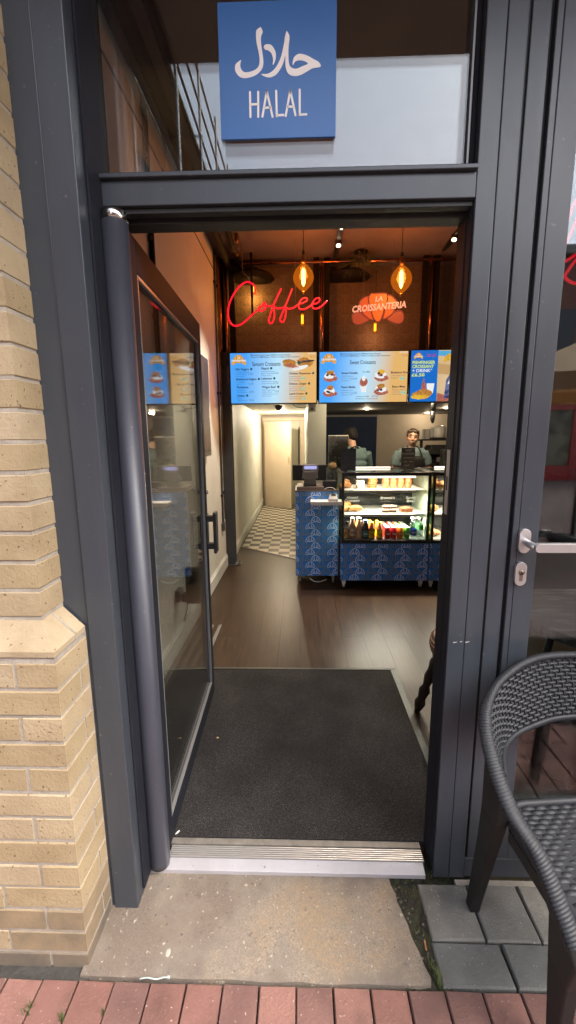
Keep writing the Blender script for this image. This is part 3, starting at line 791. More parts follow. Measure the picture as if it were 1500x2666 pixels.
for k in range(6):
    x = 2.0 + k * 3.8
    mb = MB(); mb.box(x, -13.399, 0, x + .22, -13.25, 2.7); mb.box(x + 3.3, -13.399, 0, x + 3.52, -13.25, 2.7); mb.box(x + .221, -13.398, 2.35, x + 3.299, -13.26, 2.7); mb.box(x + .221, -13.398, 0, x + 3.299, -13.26, .5); mb.box(x + 1.65, -13.397, .501, x + 1.8, -13.27, 2.349)
    f_ = rel(mb.build('shopfront', REDS), b2)
    mb = MB(); mb.box(x + .222, -13.396, .502, x + 3.298, -13.36, 2.348); rel(mb.build('shop_window', EM('lit_shop_window_%d' % k, (1, .86, .6), .22, (2.2, (.12, .11, .1)))), b2)
    mb = MB(); mb.box(x + .6, -13.399, 4.0, x + 1.5, -13.36, 5.5); mb.box(x + 2.2, -13.399, 4.0, x + 3.1, -13.36, 5.5); rel(mb.build('upper_window', M('upper_window_glass_%d' % k, (.05, .055, .065), .12)), b2)
BEIP = M('beige_canvas', (.74, .56, .36), .9, col2=(.66, .49, .31), sc=3)
_n = BEIP.node_tree; _o = [n for n in _n.nodes if n.type == 'OUTPUT_MATERIAL'][0]; _p = _n.nodes['Principled BSDF']
_t = nd(_n, 'ShaderNodeBsdfTranslucent'); _t.inputs['Color'].default_value = (.70, .50, .30, 1); _x = nd(_n, 'ShaderNodeMixShader'); _x.inputs[0].default_value = .5
_n.links.new(_p.outputs[0], _x.inputs[1]); _n.links.new(_t.outputs[0], _x.inputs[2]); _n.links.new(_x.outputs[0], _o.inputs['Surface'])
def parasol(x, y, label):
    t = thing('parasol', label, 'parasol', (x, y, 0), 0, 'parasols over the cafe seating')
    mb = MB(); mb.tube([(0, 0, 0), (0, 0, 2.75)], .03, 10); mb.build('pole', GALV, t)
    mb = MB(); h = 1.45
    for k in range(8):
        a0, a1 = k*math.pi/4, (k+1)*math.pi/4
        p0 = (h*math.cos(a0), h*math.sin(a0), 2.2); p1 = (h*math.cos(a1), h*math.sin(a1), 2.2)
        mb.face([p0, p1, (0, 0, 2.8)]); mb.face([p1, p0, (p0[0]*.995, p0[1]*.995, 2.0), (p1[0]*.995, p1[1]*.995, 2.0)])
    c = mb.build('canopy', BEIP, t); so_ = c.modifiers.new('s', 'SOLIDIFY'); so_.thickness = .006
    mb = MB()
    for k in range(8):
        a0 = k*math.pi/4; mb.tube([(0, 0, 2.15), (.7*math.cos(a0), .7*math.sin(a0), 2.46)], .01, 5)
    mb.build('ribs', WHITEP, t)
    mb = MB(); mb.lathe([(.3, 0), (.3, .06), (.05, .1)], n=20); mb.build('base', MBLACK, t)
parasol(3.9, -4.7, 'nearest beige parasol mirrored in the closed glazed door')
parasol(7.4, -6.4, 'farther beige parasol in front of the red shopfronts')
# ================================================================== INTERIOR SHELL
FZ = .030
mb = MB(); mb.box(-.86, .30, -.2, 4.0, 8.4, FZ); struct(mb.build('wood_floor', WOODF))
mb = MB(); mb.box(-.86, .10, -.2, 4.0, .2995, FZ - .0005); struct(mb.build('entrance_floor', WOODF))
mb = MB()
P5 = [(-.795, 4.335), (-.07, 3.752), (.10, 3.62), (.10, 8.05), (-.795, 8.05)]
mb.face([(x, y, FZ + .004) for x, y in P5]); o = mb.build('tiled_floor', CHECK); struct(o)
o.data.transform(Matrix.Translation((.70+.0, -4.088, 0))); o.location = (-.70, 4.088, 0)
a, b = Vector((-.84, 4.366, FZ)), Vector((.10, 3.615, FZ)); d = (b - a).normalized(); q = Vector((-d.y, d.x, 0)) * .016
mb = MB(); mb.hexa([a, b, b + q, a + q], [v + Vector((0, 0, .009)) for v in (a, b, b + q, a + q)])
tag(mb.build('floor_trim', ALU), 'pale metal trim between the dark boards and the checker tiles', 'floor trim')
mb = MB(); mb.box(-1.1, .0997, -.2, -.86, 3.62, 3.34); struct(mb.build('left_wall', WHITEW))
mb = MB(); mb.box(-1.1, 3.6205, -.2, -.828, 8.4, 3.34); struct(mb.build('corridor_wall', WHITEW))
mb = MB(); mb.box(4.0, .10, -.2, 4.2, 8.4, 3.34); struct(mb.build('right_wall', M('dark_brown_wall', (.055, .042, .036), .7, col2=(.045, .034, .03), sc=2)))
mb = MB(); mb.box(-1.1, .105, 3.34, 4.2, 8.6, 3.5); struct(mb.build('ceiling', CEIL))
mb = MB(); mb.box(-.8595, 3.80, 1.972, 4.0, 3.95, 3.339, 0)
pattern(mb, -.85, 2.2, 2.30, 3.33, 3.7985, 1, 1, .17, .105, .14, .005)
struct(mb.build('bulkhead_wall', [WALLP, WALLL]))
mb = MB(); mb.box(-.8275, 3.951, 1.975, .10, 8.10, 2.1); struct(mb.build('corridor_ceiling', WHITEW))
mb = MB(); mb.box(.33, 3.951, 1.975, 4.0, 8.10, 2.1); struct(mb.build('kitchen_ceiling', KDARK))
mb = MB(); mb.box(.101, 4.15, FZ, .329, 8.1, 1.974); struct(mb.build('partition_wall', M('pale_green_white_paint', (.60, .64, .58), .55)))
mb = MB(); mb.box(-.8275, 8.101, FZ, 4.0, 8.3, 2.1, 0); struct(mb.build('back_wall', BEIGE))
mb = MB(); mb.box(.3305, 8.05, FZ, 1.655, 8.1, 1.93); struct(mb.build('navy_tiled_wall', NAVY))
mb = MB(); mb.box(.3305, 8.03, 1.931, 1.66, 8.1, 1.9745); struct(mb.build('kitchen_cornice', M('grey_cornice', (.2, .19, .19), .6)))
# skirtings
mb = MB(); mb.box(-.8595, .1005, FZ, -.842, 3.50, .152); mb.box(-.8595, .1005, .1525, -.849, 3.50, .170)
tag(mb.build('skirting_board', SKIRT, bevel=.002), 'off white skirting board along the shop left wall', 'skirting')
mb = MB(); mb.box(-.8275, 3.64, FZ, -.812, 8.1, .15); mb.box(-.8275, 3.64, .1505, -.819, 8.1, .166)
tag(mb.build('skirting_board', SKIRT, bevel=.002), 'cream skirting board beside the checker tiles in the corridor', 'skirting')
# wall trim line and ceiling beams, ducts
mb = MB(); mb.box(-.8598, .105, 3.150, -.852, 3.60, 3.158)
tag(mb.build('wall_cable', PGREY), 'thin cable running along the top of the orange lit left wall', 'cable')
mb = MB(); mb.box(-.56, .3, 3.20, 4.0, 1.22, 3.3395)
struct(mb.build('ceiling_beam', CEIL))
mb = MB(); mb.tube([(-.74, .2, 3.27), (-.74, 3.75, 3.27)], .035, 10)
tag(mb.build('ceiling_pipe', DUCT), 'black pipe under the ceiling nearest the left wall', 'pipe')
mb = MB(); mb.tube([(-.63, .2, 3.29), (-.63, 3.75, 3.29)], .022, 10)
tag(mb.build('ceiling_pipe', DUCT), 'thinner black pipe under the ceiling beside the thick pipe', 'pipe')
# entrance mat
mt = thing('entrance_mat', 'charcoal entrance mat with dark metal edging inside the doorway', 'mat', (0, .68, FZ))
mb = MB(); mb.box(-.78, .0975, .012, .568, 1.245, FZ + .007); rel(mb.build('pile', PILE), mt)
EDG = M('dark_edge_trim', (.055, .058, .047), .45, .3, col2=(.036, .037, .032), sc=12)
mb = MB(); mb.hexa([(-.78, 1.2455, FZ), (.568, 1.2455, FZ), (.605, 1.279, FZ), (-.78, 1.279, FZ)], [(-.78, 1.2455, FZ+.011), (.568, 1.2455, FZ+.011), (.603, 1.276, FZ+.0035), (-.78, 1.276, FZ+.0035)])
mb.hexa([(.5685, .0975, FZ), (.606, .0975, FZ), (.606, 1.2785, FZ), (.5685, 1.245, FZ)], [(.5685, .0975, FZ+.011), (.604, .0975, FZ+.0035), (.604, 1.2755, FZ+.0035), (.5685, 1.245, FZ+.011)])
rel(mb.build('edge_trim', EDG, bevel=.001), mt)
mb = MB(); mb.ell((-.41, .62, FZ+.008), (.006, .005, .003), 8)
tag(mb.build('crumb', M('pastry_crumb', (.45, .33, .15), .8)), 'golden pastry crumb near the middle of the charcoal mat', 'crumb')
mb = MB(); mb.ell((-.462, .112, FZ+.009), (.004, .011, .002), 8, rot=Matrix.Rotation(R(-35), 3, 'Z'))
tag(mb.build('paper_scrap', WHITEP), 'white paper scrap at the near left corner of the mat', 'paper scrap')

# ================================================================== COLUMN, CONDUITS, WALL PANEL
cl = thing('steel_column', 'dark grey steel column with base plate at the end of the left wall', 'column', (-.80, 3.56, 0))
mb = MB(); mb.box(-.858, 3.505, FZ + .012, -.757, 3.515, 2.26); mb.box(-.858, 3.605, FZ + .012, -.757, 3.615, 2.26); mb.box(-.813, 3.5151, FZ + .012, -.801, 3.6049, 2.26)
rel(mb.build('shaft', M('column_paint', (.045, .05, .056), .5, col2=(.055, .058, .062), sc=6)), cl)
mb = MB(); mb.box(-.8585, 3.49, FZ, -.695, 3.63, FZ + .0115); rel(mb.build('base_plate', M('worn_steel_plate', (.13, .135, .13), .5, .4, col2=(.08, .08, .08), sc=20)), cl)
mb = MB()
for y in (3.52, 3.60): mb.cyl((-.72, y, FZ + .012), (-.72, y, FZ + .022), .011, .011, 6)
rel(mb.build('anchor_bolts', MBLACK), cl)
mb = MB(); mb.box(-.8585, 3.47, 2.261, -.73, 3.63, 2.40); rel(mb.build('head_box', MBLACK), cl)
def conduit(y, z0, z1, r, label, x=-.846, mat=GALV):
    t = thing('conduit', label, 'conduit', (x, y, z0), 0, 'conduits on the left wall')
    mb = MB(); mb.tube([(x, y, z0), (x, y, z1)], r, 8); rel(mb.build('pipe', mat), t)
    for z in (z0 + .3, (z0 + z1) / 2, z1 - .3):
        mb = MB(); mb.box(-.8598, y - r - .008, z - .012, -.838, y + r + .008, z + .012); rel(mb.build('clip', MBLACK), t)
conduit(3.30, .58, 3.335, .011, 'grey conduit dropping to the socket beside the steel column')
conduit(3.42, .60, 3.335, .008, 'thin grey conduit nearest the steel column')
conduit(1.40, 1.9, 3.335, .016, 'dark conduit on the left wall above the open door', mat=DUCT)
def socket(name, label, x, y, z, sx=.03):
    t = thing(name, label, 'socket', (x, y, z))
    mb = MB(); mb.box(x, y - .043, z - .043, x + sx, y + .043, z + .043); rel(mb.build('back_box', GALV, bevel=.003), t)
    mb = MB(); mb.box(x + sx + .0002, y - .035, z - .035, x + sx + .006, y + .035, z + .035); rel(mb.build('face_plate', PGREY, bevel=.002), t)
    return t
socket('wall_socket', 'grey socket box at the foot of the conduit by the column', -.8598, 3.30, .535)
socket('wall_socket', 'small grey socket low on the corridor wall behind the column', -.8278, 3.86, .60, .012)
s3 = socket('wall_socket', 'grey socket with black plug on the left wall behind the open door', -.8598, 1.55, .42)
mb = MB(); mb.box(-.822, 1.525, .375, -.775, 1.58, .43); mb.tube(catmull([(-.79, 1.55, .378), (-.80, 1.56, .30), (-.835, 1.6, .20), (-.838, 1.8, .19)], 5), .004, 6); rel(mb.build('plug', BLACK), s3)
mb = MB(); mb.box(-.8598, 2.20, 1.34, -.812, 2.66, 2.18)
wp = tag(mb.build('wall_panel', M('dark_timber_panel', (.045, .026, .016), .35, col2=(.07, .04, .025), sc=8, stretch=(1, 1, .15)), bevel=.004), 'dark timber panel hung high on the left wall', 'wall panel')
mb = MB(); mb.box(-.8118, 2.24, 1.38, -.8085, 2.62, 2.14); mb.build('panel_face', M('panel_print', (.035, .03, .03), .6, col2=(.10, .05, .03), sc=5), wp)

for i_, lb in enumerate(('nearest the wall', 'second from the wall', 'third from the wall', 'nearest the door glass')):
    x = -.835 + i_ * .062
    mb = MB(); mb.box(x, .14, FZ + .0005, x + .026, 1.9, FZ + .005)
    tag(mb.build('floor_strip', M('worn_floor_strip', (.16, .155, .14), .45, col2=(.11, .105, .095), sc=9) if i_ == 0 else bpy.data.materials['worn_floor_strip']), 'pale ribbed strip on the floor behind the open door, ' + lb, 'floor strip', 'floor strips behind the door')
# ================================================================== CORRIDOR DOOR
cd = thing('corridor_door', 'plain cream door standing ajar at the end of the checkered corridor', 'door', (-.74, 7.86, FZ))
ang = math.atan2(7.42 - 7.86, .56)
mb = MB(); mb.box(0, -.02, .012, .71, .02, 1.79); l_ = mb.build('leaf', CREAM, cd, bevel=.003); l_.rotation_euler = (0, 0, ang)
mb = MB(); mb.box(.66, -.032, .95, .675, -.0203, 1.08); hh = mb.build('finger_plate', M('brass_plate', (.45, .33, .17), .4, .6), l_)
ar = thing('door_frame', 'cream door architrave round the corridor end opening', 'door frame', (-.3, 8.05, FZ))
mb = MB(); mb.box(-.8115, 8.03, FZ, -.755, 8.1, 1.86); mb.box(.0, 8.03, FZ, .10, 8.1, 1.86); mb.box(-.8115, 8.03, 1.861, .10, 8.1, 1.93)
rel(mb.build('architrave', CREAM, bevel=.004), ar)
mb = MB(); mb.box(-.754, 8.085, FZ, -.0005, 8.0995, 1.8595); rel(mb.build('reveal_panel', M('pale_room_beyond', (.66, .62, .52), .6)), ar)
mb = MB(); mb.box(-.03, 8.06, .9, -.012, 8.0845, 1.72); rel(mb.build('door_closer_edge', DUCT), ar)

# ================================================================== PIPE FRAME + SCREENS
pf = thing('copper_pipe_frame', 'copper pipe frame carrying the row of menu screens', 'pipe frame', (.3, 3.52, 2.3))
mb = MB(); mb.tube([(-.85, 3.52, 3.285), (2.3, 3.52, 3.285)], .016, 12); rel(mb.build('top_rail', COPPER), pf)
for x in (-.775, .232, 1.372, 2.2):
    mb = MB(); mb.tube([(x, 3.52, 2.10), (x, 3.52, 3.285)], .0155, 12); rel(mb.build('upright', COPPER), pf)
    mb = MB(); mb.box(x + .028, 3.545, 1.90, x + .085, 3.60, 3.34); mb.box(x - .085, 3.545, 1.90, x - .028, 3.60, 3.34); rel(mb.build('backing_strut', DUCT), pf)
mb = MB(); mb.tube([(-.835, 3.50, 2.30), (-.835, 3.50, 3.335)], .014, 10); rel(mb.build('upright', COPPER), pf)

def screen_mat(name, c0, c1, c2, lv=.98):
    m, nt, bs = nt_new(name); bs.inputs['Base Color'].default_value = (.01, .01, .01, 1); bs.inputs['Roughness'].default_value = .25
    tc = nd(nt, 'ShaderNodeTexCoord'); sp = nd(nt, 'ShaderNodeSeparateXYZ'); nt.links.new(tc.outputs['Object'], sp.inputs[0])
    mm = nd(nt, 'ShaderNodeMath', operation='MULTIPLY_ADD'); mm.inputs[1].default_value = -.12; nt.links.new(sp.outputs[2], mm.inputs[0]); nt.links.new(sp.outputs[0], mm.inputs[2])
    cr = nd(nt, 'ShaderNodeValToRGB'); e = cr.color_ramp.elements
    e[0].position = .10; e[0].color = (*c0, 1); e[1].position = .74; e[1].color = (*c2, 1); el = e.new(.46); el.color = (*c1, 1)
    nt.links.new(mm.outputs[0], cr.inputs[0]); nt.links.new(cr.outputs[0], bs.inputs['Emission Color']); bs.inputs['Emission Strength'].default_value = lv / K
    return m
SCR = screen_mat('menu_screen_picture', (.06, .38, .98), (.50, .80, 1.0), (.80, .47, .16))
TXT = EM('screen_dark_text', (.015, .03, .07), .6); TXT2 = EM('screen_small_text', (.10, .20, .35), .7); GRN = EM('screen_green_mark', (.01, .12, .10), .7)
SWH = EM('screen_white', (1, 1, 1), .85); SGO = EM('screen_croissant', (.75, .36, .08), .8, (60, (.45, .17, .03))); SCRM = EM('screen_cream', (.95, .85, .72), .8, (70, (.7, .45, .3)))
SRED = EM('screen_red', (.45, .05, .05), .7, (80, (.7, .3, .2))); SYEL = EM('screen_yellow', (.95, .62, .05), .85, (50, (.8, .4, .05))); SBLK = EM('screen_black', (.03, .025, .03), .6, (60, (.1, .09, .12)))
SBLU = EM('screen_royal_blue', (.0, .20, .78), .75); SLIM = EM('screen_lime', (.80, .95, .10), .9); SSAND = EM('screen_sand', (.82, .56, .28), .8, (4, (.9, .68, .42))); SMAG = EM('screen_magenta', (.55, .06, .3), .7)
SORG = EM('screen_logo_orange', (.85, .42, .08), .85); SBRN = EM('screen_logo_brown', (.35, .16, .03), .7); SPRC = EM('screen_price', (.05, .25, .42), .7); SGRP = EM('screen_price_green', (.55, .8, .5), .8); SPUR = EM('screen_bag', (.03, .035, .16), .7, (20, (.2, .25, .5)))
Yf = 3.4385
def blob(cx, cz, rx, rz, n=14, wob=.12, seed=0, ang=0):
    r = random.Random(seed); out = []
    for k in range(n):
        a = 2*math.pi*k/n; f = 1 + r.uniform(-wob, wob)
        x, z = rx*math.cos(a)*f, rz*math.sin(a)*f
        out.append((cx + x*math.cos(ang) - z*math.sin(ang), cz + x*math.sin(ang) + z*math.cos(ang)))
    return out
LC = [(-.075,.0),(-.17,.42),(-.15,.56),(.15,.56),(.17,.42),(.075,.0)]
def logo(mb, cx, cz, wd, y, mo, mbn, mw, label=True, txt=True):
    """lobed croissant badge with the shop's lettering"""
    def pl(pts, yy, mi): mb.plate([(cx + p[0]*wd, cz + p[1]*wd) for p in pts], yy, yy + .0008, mi)
    fan = []
    for k in range(17): a = math.pi*k/16; fan.append((.43*math.cos(a), .02 + .56*math.sin(a)))
    pl(fan, y, mo)
    for s in (-1, 1): pl(blob(s*.40, .03, .13, .14, 12, 0), y - .0004, mo)
    for L in ((.1,.02,.19,.55),(.17,.02,.40,.40),(-.1,.02,-.19,.55),(-.17,.02,-.40,.40)):
        mb.ribbon([(cx + L[0]*wd, cz + L[1]*wd), (cx + L[2]*wd, cz + L[3]*wd)], .03*wd, y - .0008, mbn)
    if txt:
        put_text(mb, 'LA', cx - .07*wd, cz + .32*wd, y - .0015, .18*wd, mw, off=.004*wd)
        put_text(mb, 'CROISSANTERIA', cx - .52*wd, cz + .13*wd, y - .0018, .16*wd, mw, off=.006*wd, maxw=1.04*wd)
def screen(x0, x1, z0, z1, label):
    t = thing('menu_screen', label, 'screen', ((x0+x1)/2, 3.46, z0), 0, 'menu screens over the counter')
    mb = MB(); mb.box(x0, 3.4405, z0, x1, 3.495, z1); b = rel(mb.build('casing', BLACK, bevel=.003), t)
    return t
def spanel(t, x0, z0, x1, z1, mat):
    mb = MB(); mb.box(0, 0, 0, x1-x0, .0015, z1-z0); o = mb.build('display', mat); o.location = (x0, Yf + .0003, z0); return rel_loc(o, t)
def rel_loc(o, t):
    o.parent = t; o.matrix_parent_inverse = Matrix.Translation(-Vector(t.location)); return o
Z0, Z1 = 1.853, 2.390
t1 = screen(-.748, .187, Z0, Z1, 'left wide menu screen headed Savoury Croissants')
spanel(t1, -.738, Z0 + .012, .177, Z1 - .010, SCR)
mats = [TXT, TXT2, GRN, SWH, SGO, SCRM, SRED, SORG, SBRN, SPRC, SGRP]
u = lambda x: -.738 + x * .915
v = lambda z: Z0 + .012 + z * .515
mb = MB(); logo(mb, u(.10), v(.80), .15, Yf - .001, 0, 1, 2); rel(mb.build('logo', [SORG, SBRN, SWH]), t1)
mb = MB()
put_text(mb, 'Mouthwatering European & Mediterranean Recipes', u(.24), v(.945), Yf - .0008, .022, 0, maxw=.42, off=.0002)
rel(mb.build('tagline', TXT), t1); mb = MB()
put_text(mb, 'From Our DAMA Bakery - Where Croissants Create Connections', u(.24), v(.905), Yf - .0008, .022, 0, maxw=.52, off=.0002)
rel(mb.build('tagline', TXT), t1); mb = MB()
put_text(mb, 'Savoury Croissants', u(.255), v(.745), Yf - .0008, .058, 0, maxw=.30, off=.0006)
rel(mb.build('heading', TXT), t1)
def item(x, z, name, lines, price=None, dot=True, pg=False, w=.11):
    mb = MB(); put_text(mb, name, u(x), v(z), Yf - .0008, .030, 0, off=.0008, maxw=None)
    vs, _ = text_mesh(name, .030, 'LEFT', .0008, 0, 1); wd = max(q[0] for q in vs)
    if dot: mb.plate(blob(u(x) + wd + .026, v(z) + .011, .0125, .0125, 12, 0), Yf - .0012, Yf - .0004, 2)
    for i, l in enumerate(lines): put_text(mb, l, u(x), v(z) - .026 - i*.021, Yf - .0008, .0175, 1)
    if price:
        if pg: mb.plate(blob(u(x) + .155, v(z) - .040, .024, .016, 12, 0), Yf - .0012, Yf - .0004, 4)
        put_text(mb, price, u(x) + (.14 if pg else .13), v(z) - .048, Yf - .0016, .030 if not pg else .02, 3)
    rel(mb.build('menu_item', [TXT, TXT2, GRN, SPRC, SGRP]), t1)
item(.06, .665, 'Fish Fingers', ['fish fingers, seafood', 'cheddar cheese,', 'tartar sauce'], '5.\u00b9\u2070'.replace('\u00b9\u2070', '50'))
item(.065, .465, 'Bollywood Nights', ['chicken tikka,', 'lettuce'], '5.50')
item(.07, .305, 'Parisienne', ['ham, salmon,', 'cheddar cheese'], '4.50', dot=False)
item(.07, .135, 'Classic', ['salmon,', 'cheddar cheese'], '3.50')
item(.36, .675, 'Napoli', ['turkey & beef salami,', 'grilled mozzarella,', 'tomato, lettuce'], '6.50')
item(.36, .475, 'Lebanese', ['hummus, falafel, tomato,', 'pickled chilli sauce'], '5.50')
item(.365, .305, 'Wagyu Beef', ['tender wagyu beef', 'burger, lettuce,', 'cheddar cheese, cheese,', 'tomato sauce'], '7.50')
item(.68, .57, 'Chicken Shawarma', ['marinated chicken,', 'mozzarella, lettuce,', 'garlic mayonnaise'], '6.50', pg=True)
item(.68, .365, 'Chicken Zinger', ['spiced hand breaded', 'chicken strips, lettuce,', 'mayonnaise or chilli mayo'], '6.50', pg=True)
item(.685, .165, 'Lamb Doner', ['marinated lamb, cheese,', 'lettuce, mint yoghurt'], '6.50', pg=True)
mb = MB()
mb.plate(blob(u(.685), v(.79), .075, .042, 16, .12, 1, -.1), Yf - .001, Yf - .0004, 0)
mb.plate(blob(u(.715), v(.735), .07, .018, 14, .2, 2, -.25), Yf - .0014, Yf - .0008, 2)
mb.plate(blob(u(.87), v(.80), .09, .040, 16, .14, 3, -.12), Yf - .001, Yf - .0004, 0)
mb.plate(blob(u(.86), v(.855), .05, .028, 14, .14, 4), Yf - .0012, Yf - .0006, 0)
mb.plate(blob(u(.88), v(.82), .085, .010, 16, .35, 5, .1), Yf - .0016, Yf - .001, 3)
mb.plate(blob(u(.81), v(.70), .085, .02, 14, .15, 6, .22), Yf - .0014, Yf - .0008, 1)
mb.plate(blob(u(.80), v(.80), .018, .018, 10, 0), Yf - .002, Yf - .0014, 4)
rel(mb.build('picture', [SGO, SWH, SRED, SBLK, GRN]), t1)
mb = MB(); put_text(mb, 'Coca-Cola', u(.925), v(.90), Yf - .0008, .028, 0, shear=.3, maxw=.062); put_text(mb, 'ooooo', u(.90), v(.965), Yf - .0008, .03, 1, maxw=.08); rel(mb.build('drink_logo', [SRED, SWH]), t1)

t2 = screen(.200, 1.148, Z0, Z1, 'middle wide menu screen headed Sweet Croissants')
spanel(t2, .210, Z0 + .012, 1.138, Z1 - .010, SCR)
u = lambda x: .210 + x * .928
mb = MB(); logo(mb, u(.105), v(.80), .15, Yf - .001, 0, 1, 2); rel(mb.build('logo', [SORG, SBRN, SWH]), t2)
mb = MB()
put_text(mb, 'Mouthwatering European & Mediterranean Recipes', u(.235), v(.945), Yf - .0008, .022, 0, maxw=.42, off=.0002)
rel(mb.build('tagline', TXT), t2); mb = MB()
put_text(mb, 'From Our DAMA Bakery - Where Croissants Create Connections', u(.235), v(.905), Yf - .0008, .022, 0, maxw=.52, off=.0002)
rel(mb.build('tagline', TXT), t2); mb = MB()
put_text(mb, 'Sweet Croissants', u(.345), v(.755), Yf - .0008, .058, 0, maxw=.27, off=.0006)
rel(mb.build('heading', TXT), t2)
def item2(x, z, name, lines, price, pg=False):
    mb = MB(); put_text(mb, name, u(x), v(z), Yf - .0008, .030, 0, off=.0008)
    for i, l in enumerate(lines): put_text(mb, l, u(x), v(z) - .028 - i*.023, Yf - .0008, .0185, 1)
    if pg: mb.plate(blob(u(x) + .12, v(z) - .052, .026, .02, 12, 0), Yf - .0012, Yf - .0004, 3)
    put_text(mb, price, u(x) + .10, v(z) - .06, Yf - .0016, .030 if not pg else .022, 2)
    rel(mb.build('menu_item', [TXT, TXT2, SPRC, SGRP]), t2)
item2(.25, .565, 'Sweet Nutella', ['Nutella, whipped', 'cream, fresh', 'strawberries'], '\u00a34.90')
item2(.25, .285, 'Peach Melba', ['Whipped cream,', 'peach slices,', 'raspberry syrup'], '\u00a35.50')
item2(.81, .565, 'Blueberry Dream', ['Cream cheese, fresh', 'blueberries'], '\u00a35.50', True)
item2(.83, .285, 'Eaton Mess', ['Meringue, whipped', 'cream, fresh', 'strawberries'], '\u00a35.50', True)
mb = MB(); put_text(mb, 'Cruffle', u(.49), v(.585), Yf - .0008, .028, 0)
put_text(mb, 'Croissant muffin', u(.415), v(.10), Yf - .0008, .022, 0); put_text(mb, '\u00a34.50', u(.60), v(.10), Yf - .0008, .032, 2)
put_text(mb, 'for flavours - ask at the till', u(.415), v(.055), Yf - .0008, .022, 0)
rel(mb.build('menu_item', [TXT, TXT2, SPRC, SGRP]), t2)
def pastry_pic(mb, x, z, top, seed):
    mb = MB(); mb.plate(blob(u(x), v(z) - .02, .075, .035, 16, .10, seed), Yf - .001, Yf - .0004, 2)
    mb.plate(blob(u(x) - .005, v(z) + .008, .062, .034, 14, .16, seed + 1), Yf - .0014, Yf - .0008, 1)
    mb.plate(blob(u(x), v(z) + .04, .040, .024, 14, .16, seed + 2), Yf - .0018, Yf - .0012, top)
    for k in range(4):
        r = random.Random(seed + k + 9); mb.plate(blob(u(x) + r.uniform(-.05, .05), v(z) + r.uniform(-.02, .03), .016, .013, 8, .2, seed + k), Yf - .0022, Yf - .0016, 3 if k % 2 else 4)
    rel(mb.build('picture', [SGO, SWH, SRED, SRED, SBLK, SYEL]), t2)
mb = MB(); pastry_pic(mb, .125, .52, 0, 10); pastry_pic(mb, .125, .22, 0, 30); pastry_pic(mb, .705, .52, 5, 50); pastry_pic(mb, .705, .24, 0, 70)
mb = MB()
mb.plate([(u(.465), v(.36)), (u(.545), v(.36)), (u(.53), v(.20)), (u(.48), v(.20))], Yf - .001, Yf - .0004, 1); mb.plate(blob(u(.505), v(.40), .043, .045, 14, .08, 5), Yf - .0014, Yf - .0008, 2); mb.plate(blob(u(.505), v(.475), .02, .028, 10, .05, 6), Yf - .0018, Yf - .0012, 1)
rel(mb.build('picture', [SGO, SWH, SRED, SRED, SBLK, SYEL]), t2)
mb = MB(); put_text(mb, 'Coca-Cola', u(.925), v(.90), Yf - .0008, .028, 0, shear=.3, maxw=.065); put_text(mb, 'ooooo', u(.90), v(.965), Yf - .0008, .03, 1, maxw=.085); rel(mb.build('drink_logo', [SRED, SWH]), t2)

t3 = screen(1.160, 2.10, Z0, Z1 + .004, 'right menu screen advertising the fishfinger croissant and drink')
spanel(t3, 1.170, Z0 + .012, 1.452, Z1 - .006, SBLU); spanel(t3, 1.4525, Z0 + .012, 2.09, Z1 - .006, SSAND)
mb = MB(); logo(mb, 1.245, v(.86), .09, Yf - .001, 0, 1, 2); logo(mb, 1.57, v(.80), .125, Yf - .001, 3, 1, 3); rel(mb.build('logo', [SORG, SBRN, SWH, SYEL]), t3)
mb = MB()
put_text(mb, 'FISHFINGER', 1.184, v(.745), Yf - .0008, .044, 0, off=.0010, maxw=.235); put_text(mb, 'CROISSANT', 1.184, v(.665), Yf - .0008, .044, 0, off=.0010, maxw=.225)
put_text(mb, '+ DRINK*', 1.184, v(.585), Yf - .0008, .044, 1, off=.0010, maxw=.21); put_text(mb, '\u00a36.50', 1.180, v(.50), Yf - .0008, .044, 0, off=.0010, maxw=.135)
rel(mb.build('offer_text', [SLIM, SWH]), t3)
mb = MB(); put_text(mb, 'Coca-Cola', 1.325, v(.885), Yf - .0008, .05, 0, shear=.3, maxw=.10, off=.001); rel(mb.build('drink_logo', SMAG), t3)
mb = MB()
mb.plate([(1.285, v(.10)), (1.34, v(.10)), (1.335, v(.33)), (1.32, v(.40)), (1.318, v(.46)), (1.306, v(.46)), (1.304, v(.40)), (1.29, v(.33))], Yf - .001, Yf - .0004, 2)
mb.plate([(1.352, v(.16)), (1.412, v(.16)), (1.425, v(.36)), (1.342, v(.36))], Yf - .0012, Yf - .0006, 1)
mb.plate(blob(1.30, v(.14), .105, .05, 18, .10, 5, .1), Yf - .0016, Yf - .001, 0); mb.plate(blob(1.28, v(.09), .10, .025, 18, .2, 8), Yf - .0020, Yf - .0014, 3)
mb.plate([(1.53, v(.06)), (1.70, v(.06)), (1.70, v(.62)), (1.60, v(.60)), (1.545, v(.42))], Yf - .0012, Yf - .0006, 4)
mb.plate([(1.453, v(.0)), (2.08, v(.0)), (2.08, v(.12)), (1.60, v(.10)), (1.453, v(.17))], Yf - .001, Yf - .0004, 2)
mb.plate([(1.56, v(.34)), (1.64, v(.36)), (1.64, v(.42)), (1.575, v(.41))], Yf - .0018, Yf - .0012, 1)
rel(mb.build('picture', [SGO, SWH, SRED, SYEL, SPUR]), t3)
mb = MB(); mb.plate([(1.453, v(.55)), (2.08, v(.42)), (2.08, v(.60)), (1.453, v(.75))], Yf - .0007, Yf - .0004, 0); mb.plate([(1.453, v(.90)), (2.08, v(.84)), (2.08, v(.995)), (1.453, v(.995))], Yf - .0007, Yf - .0004, 1); rel(mb.build('backdrop', [EM('screen_dune', (.68, .42, .18), .8), EM('screen_sky', (.10, .50, .85), .8)]), t3)

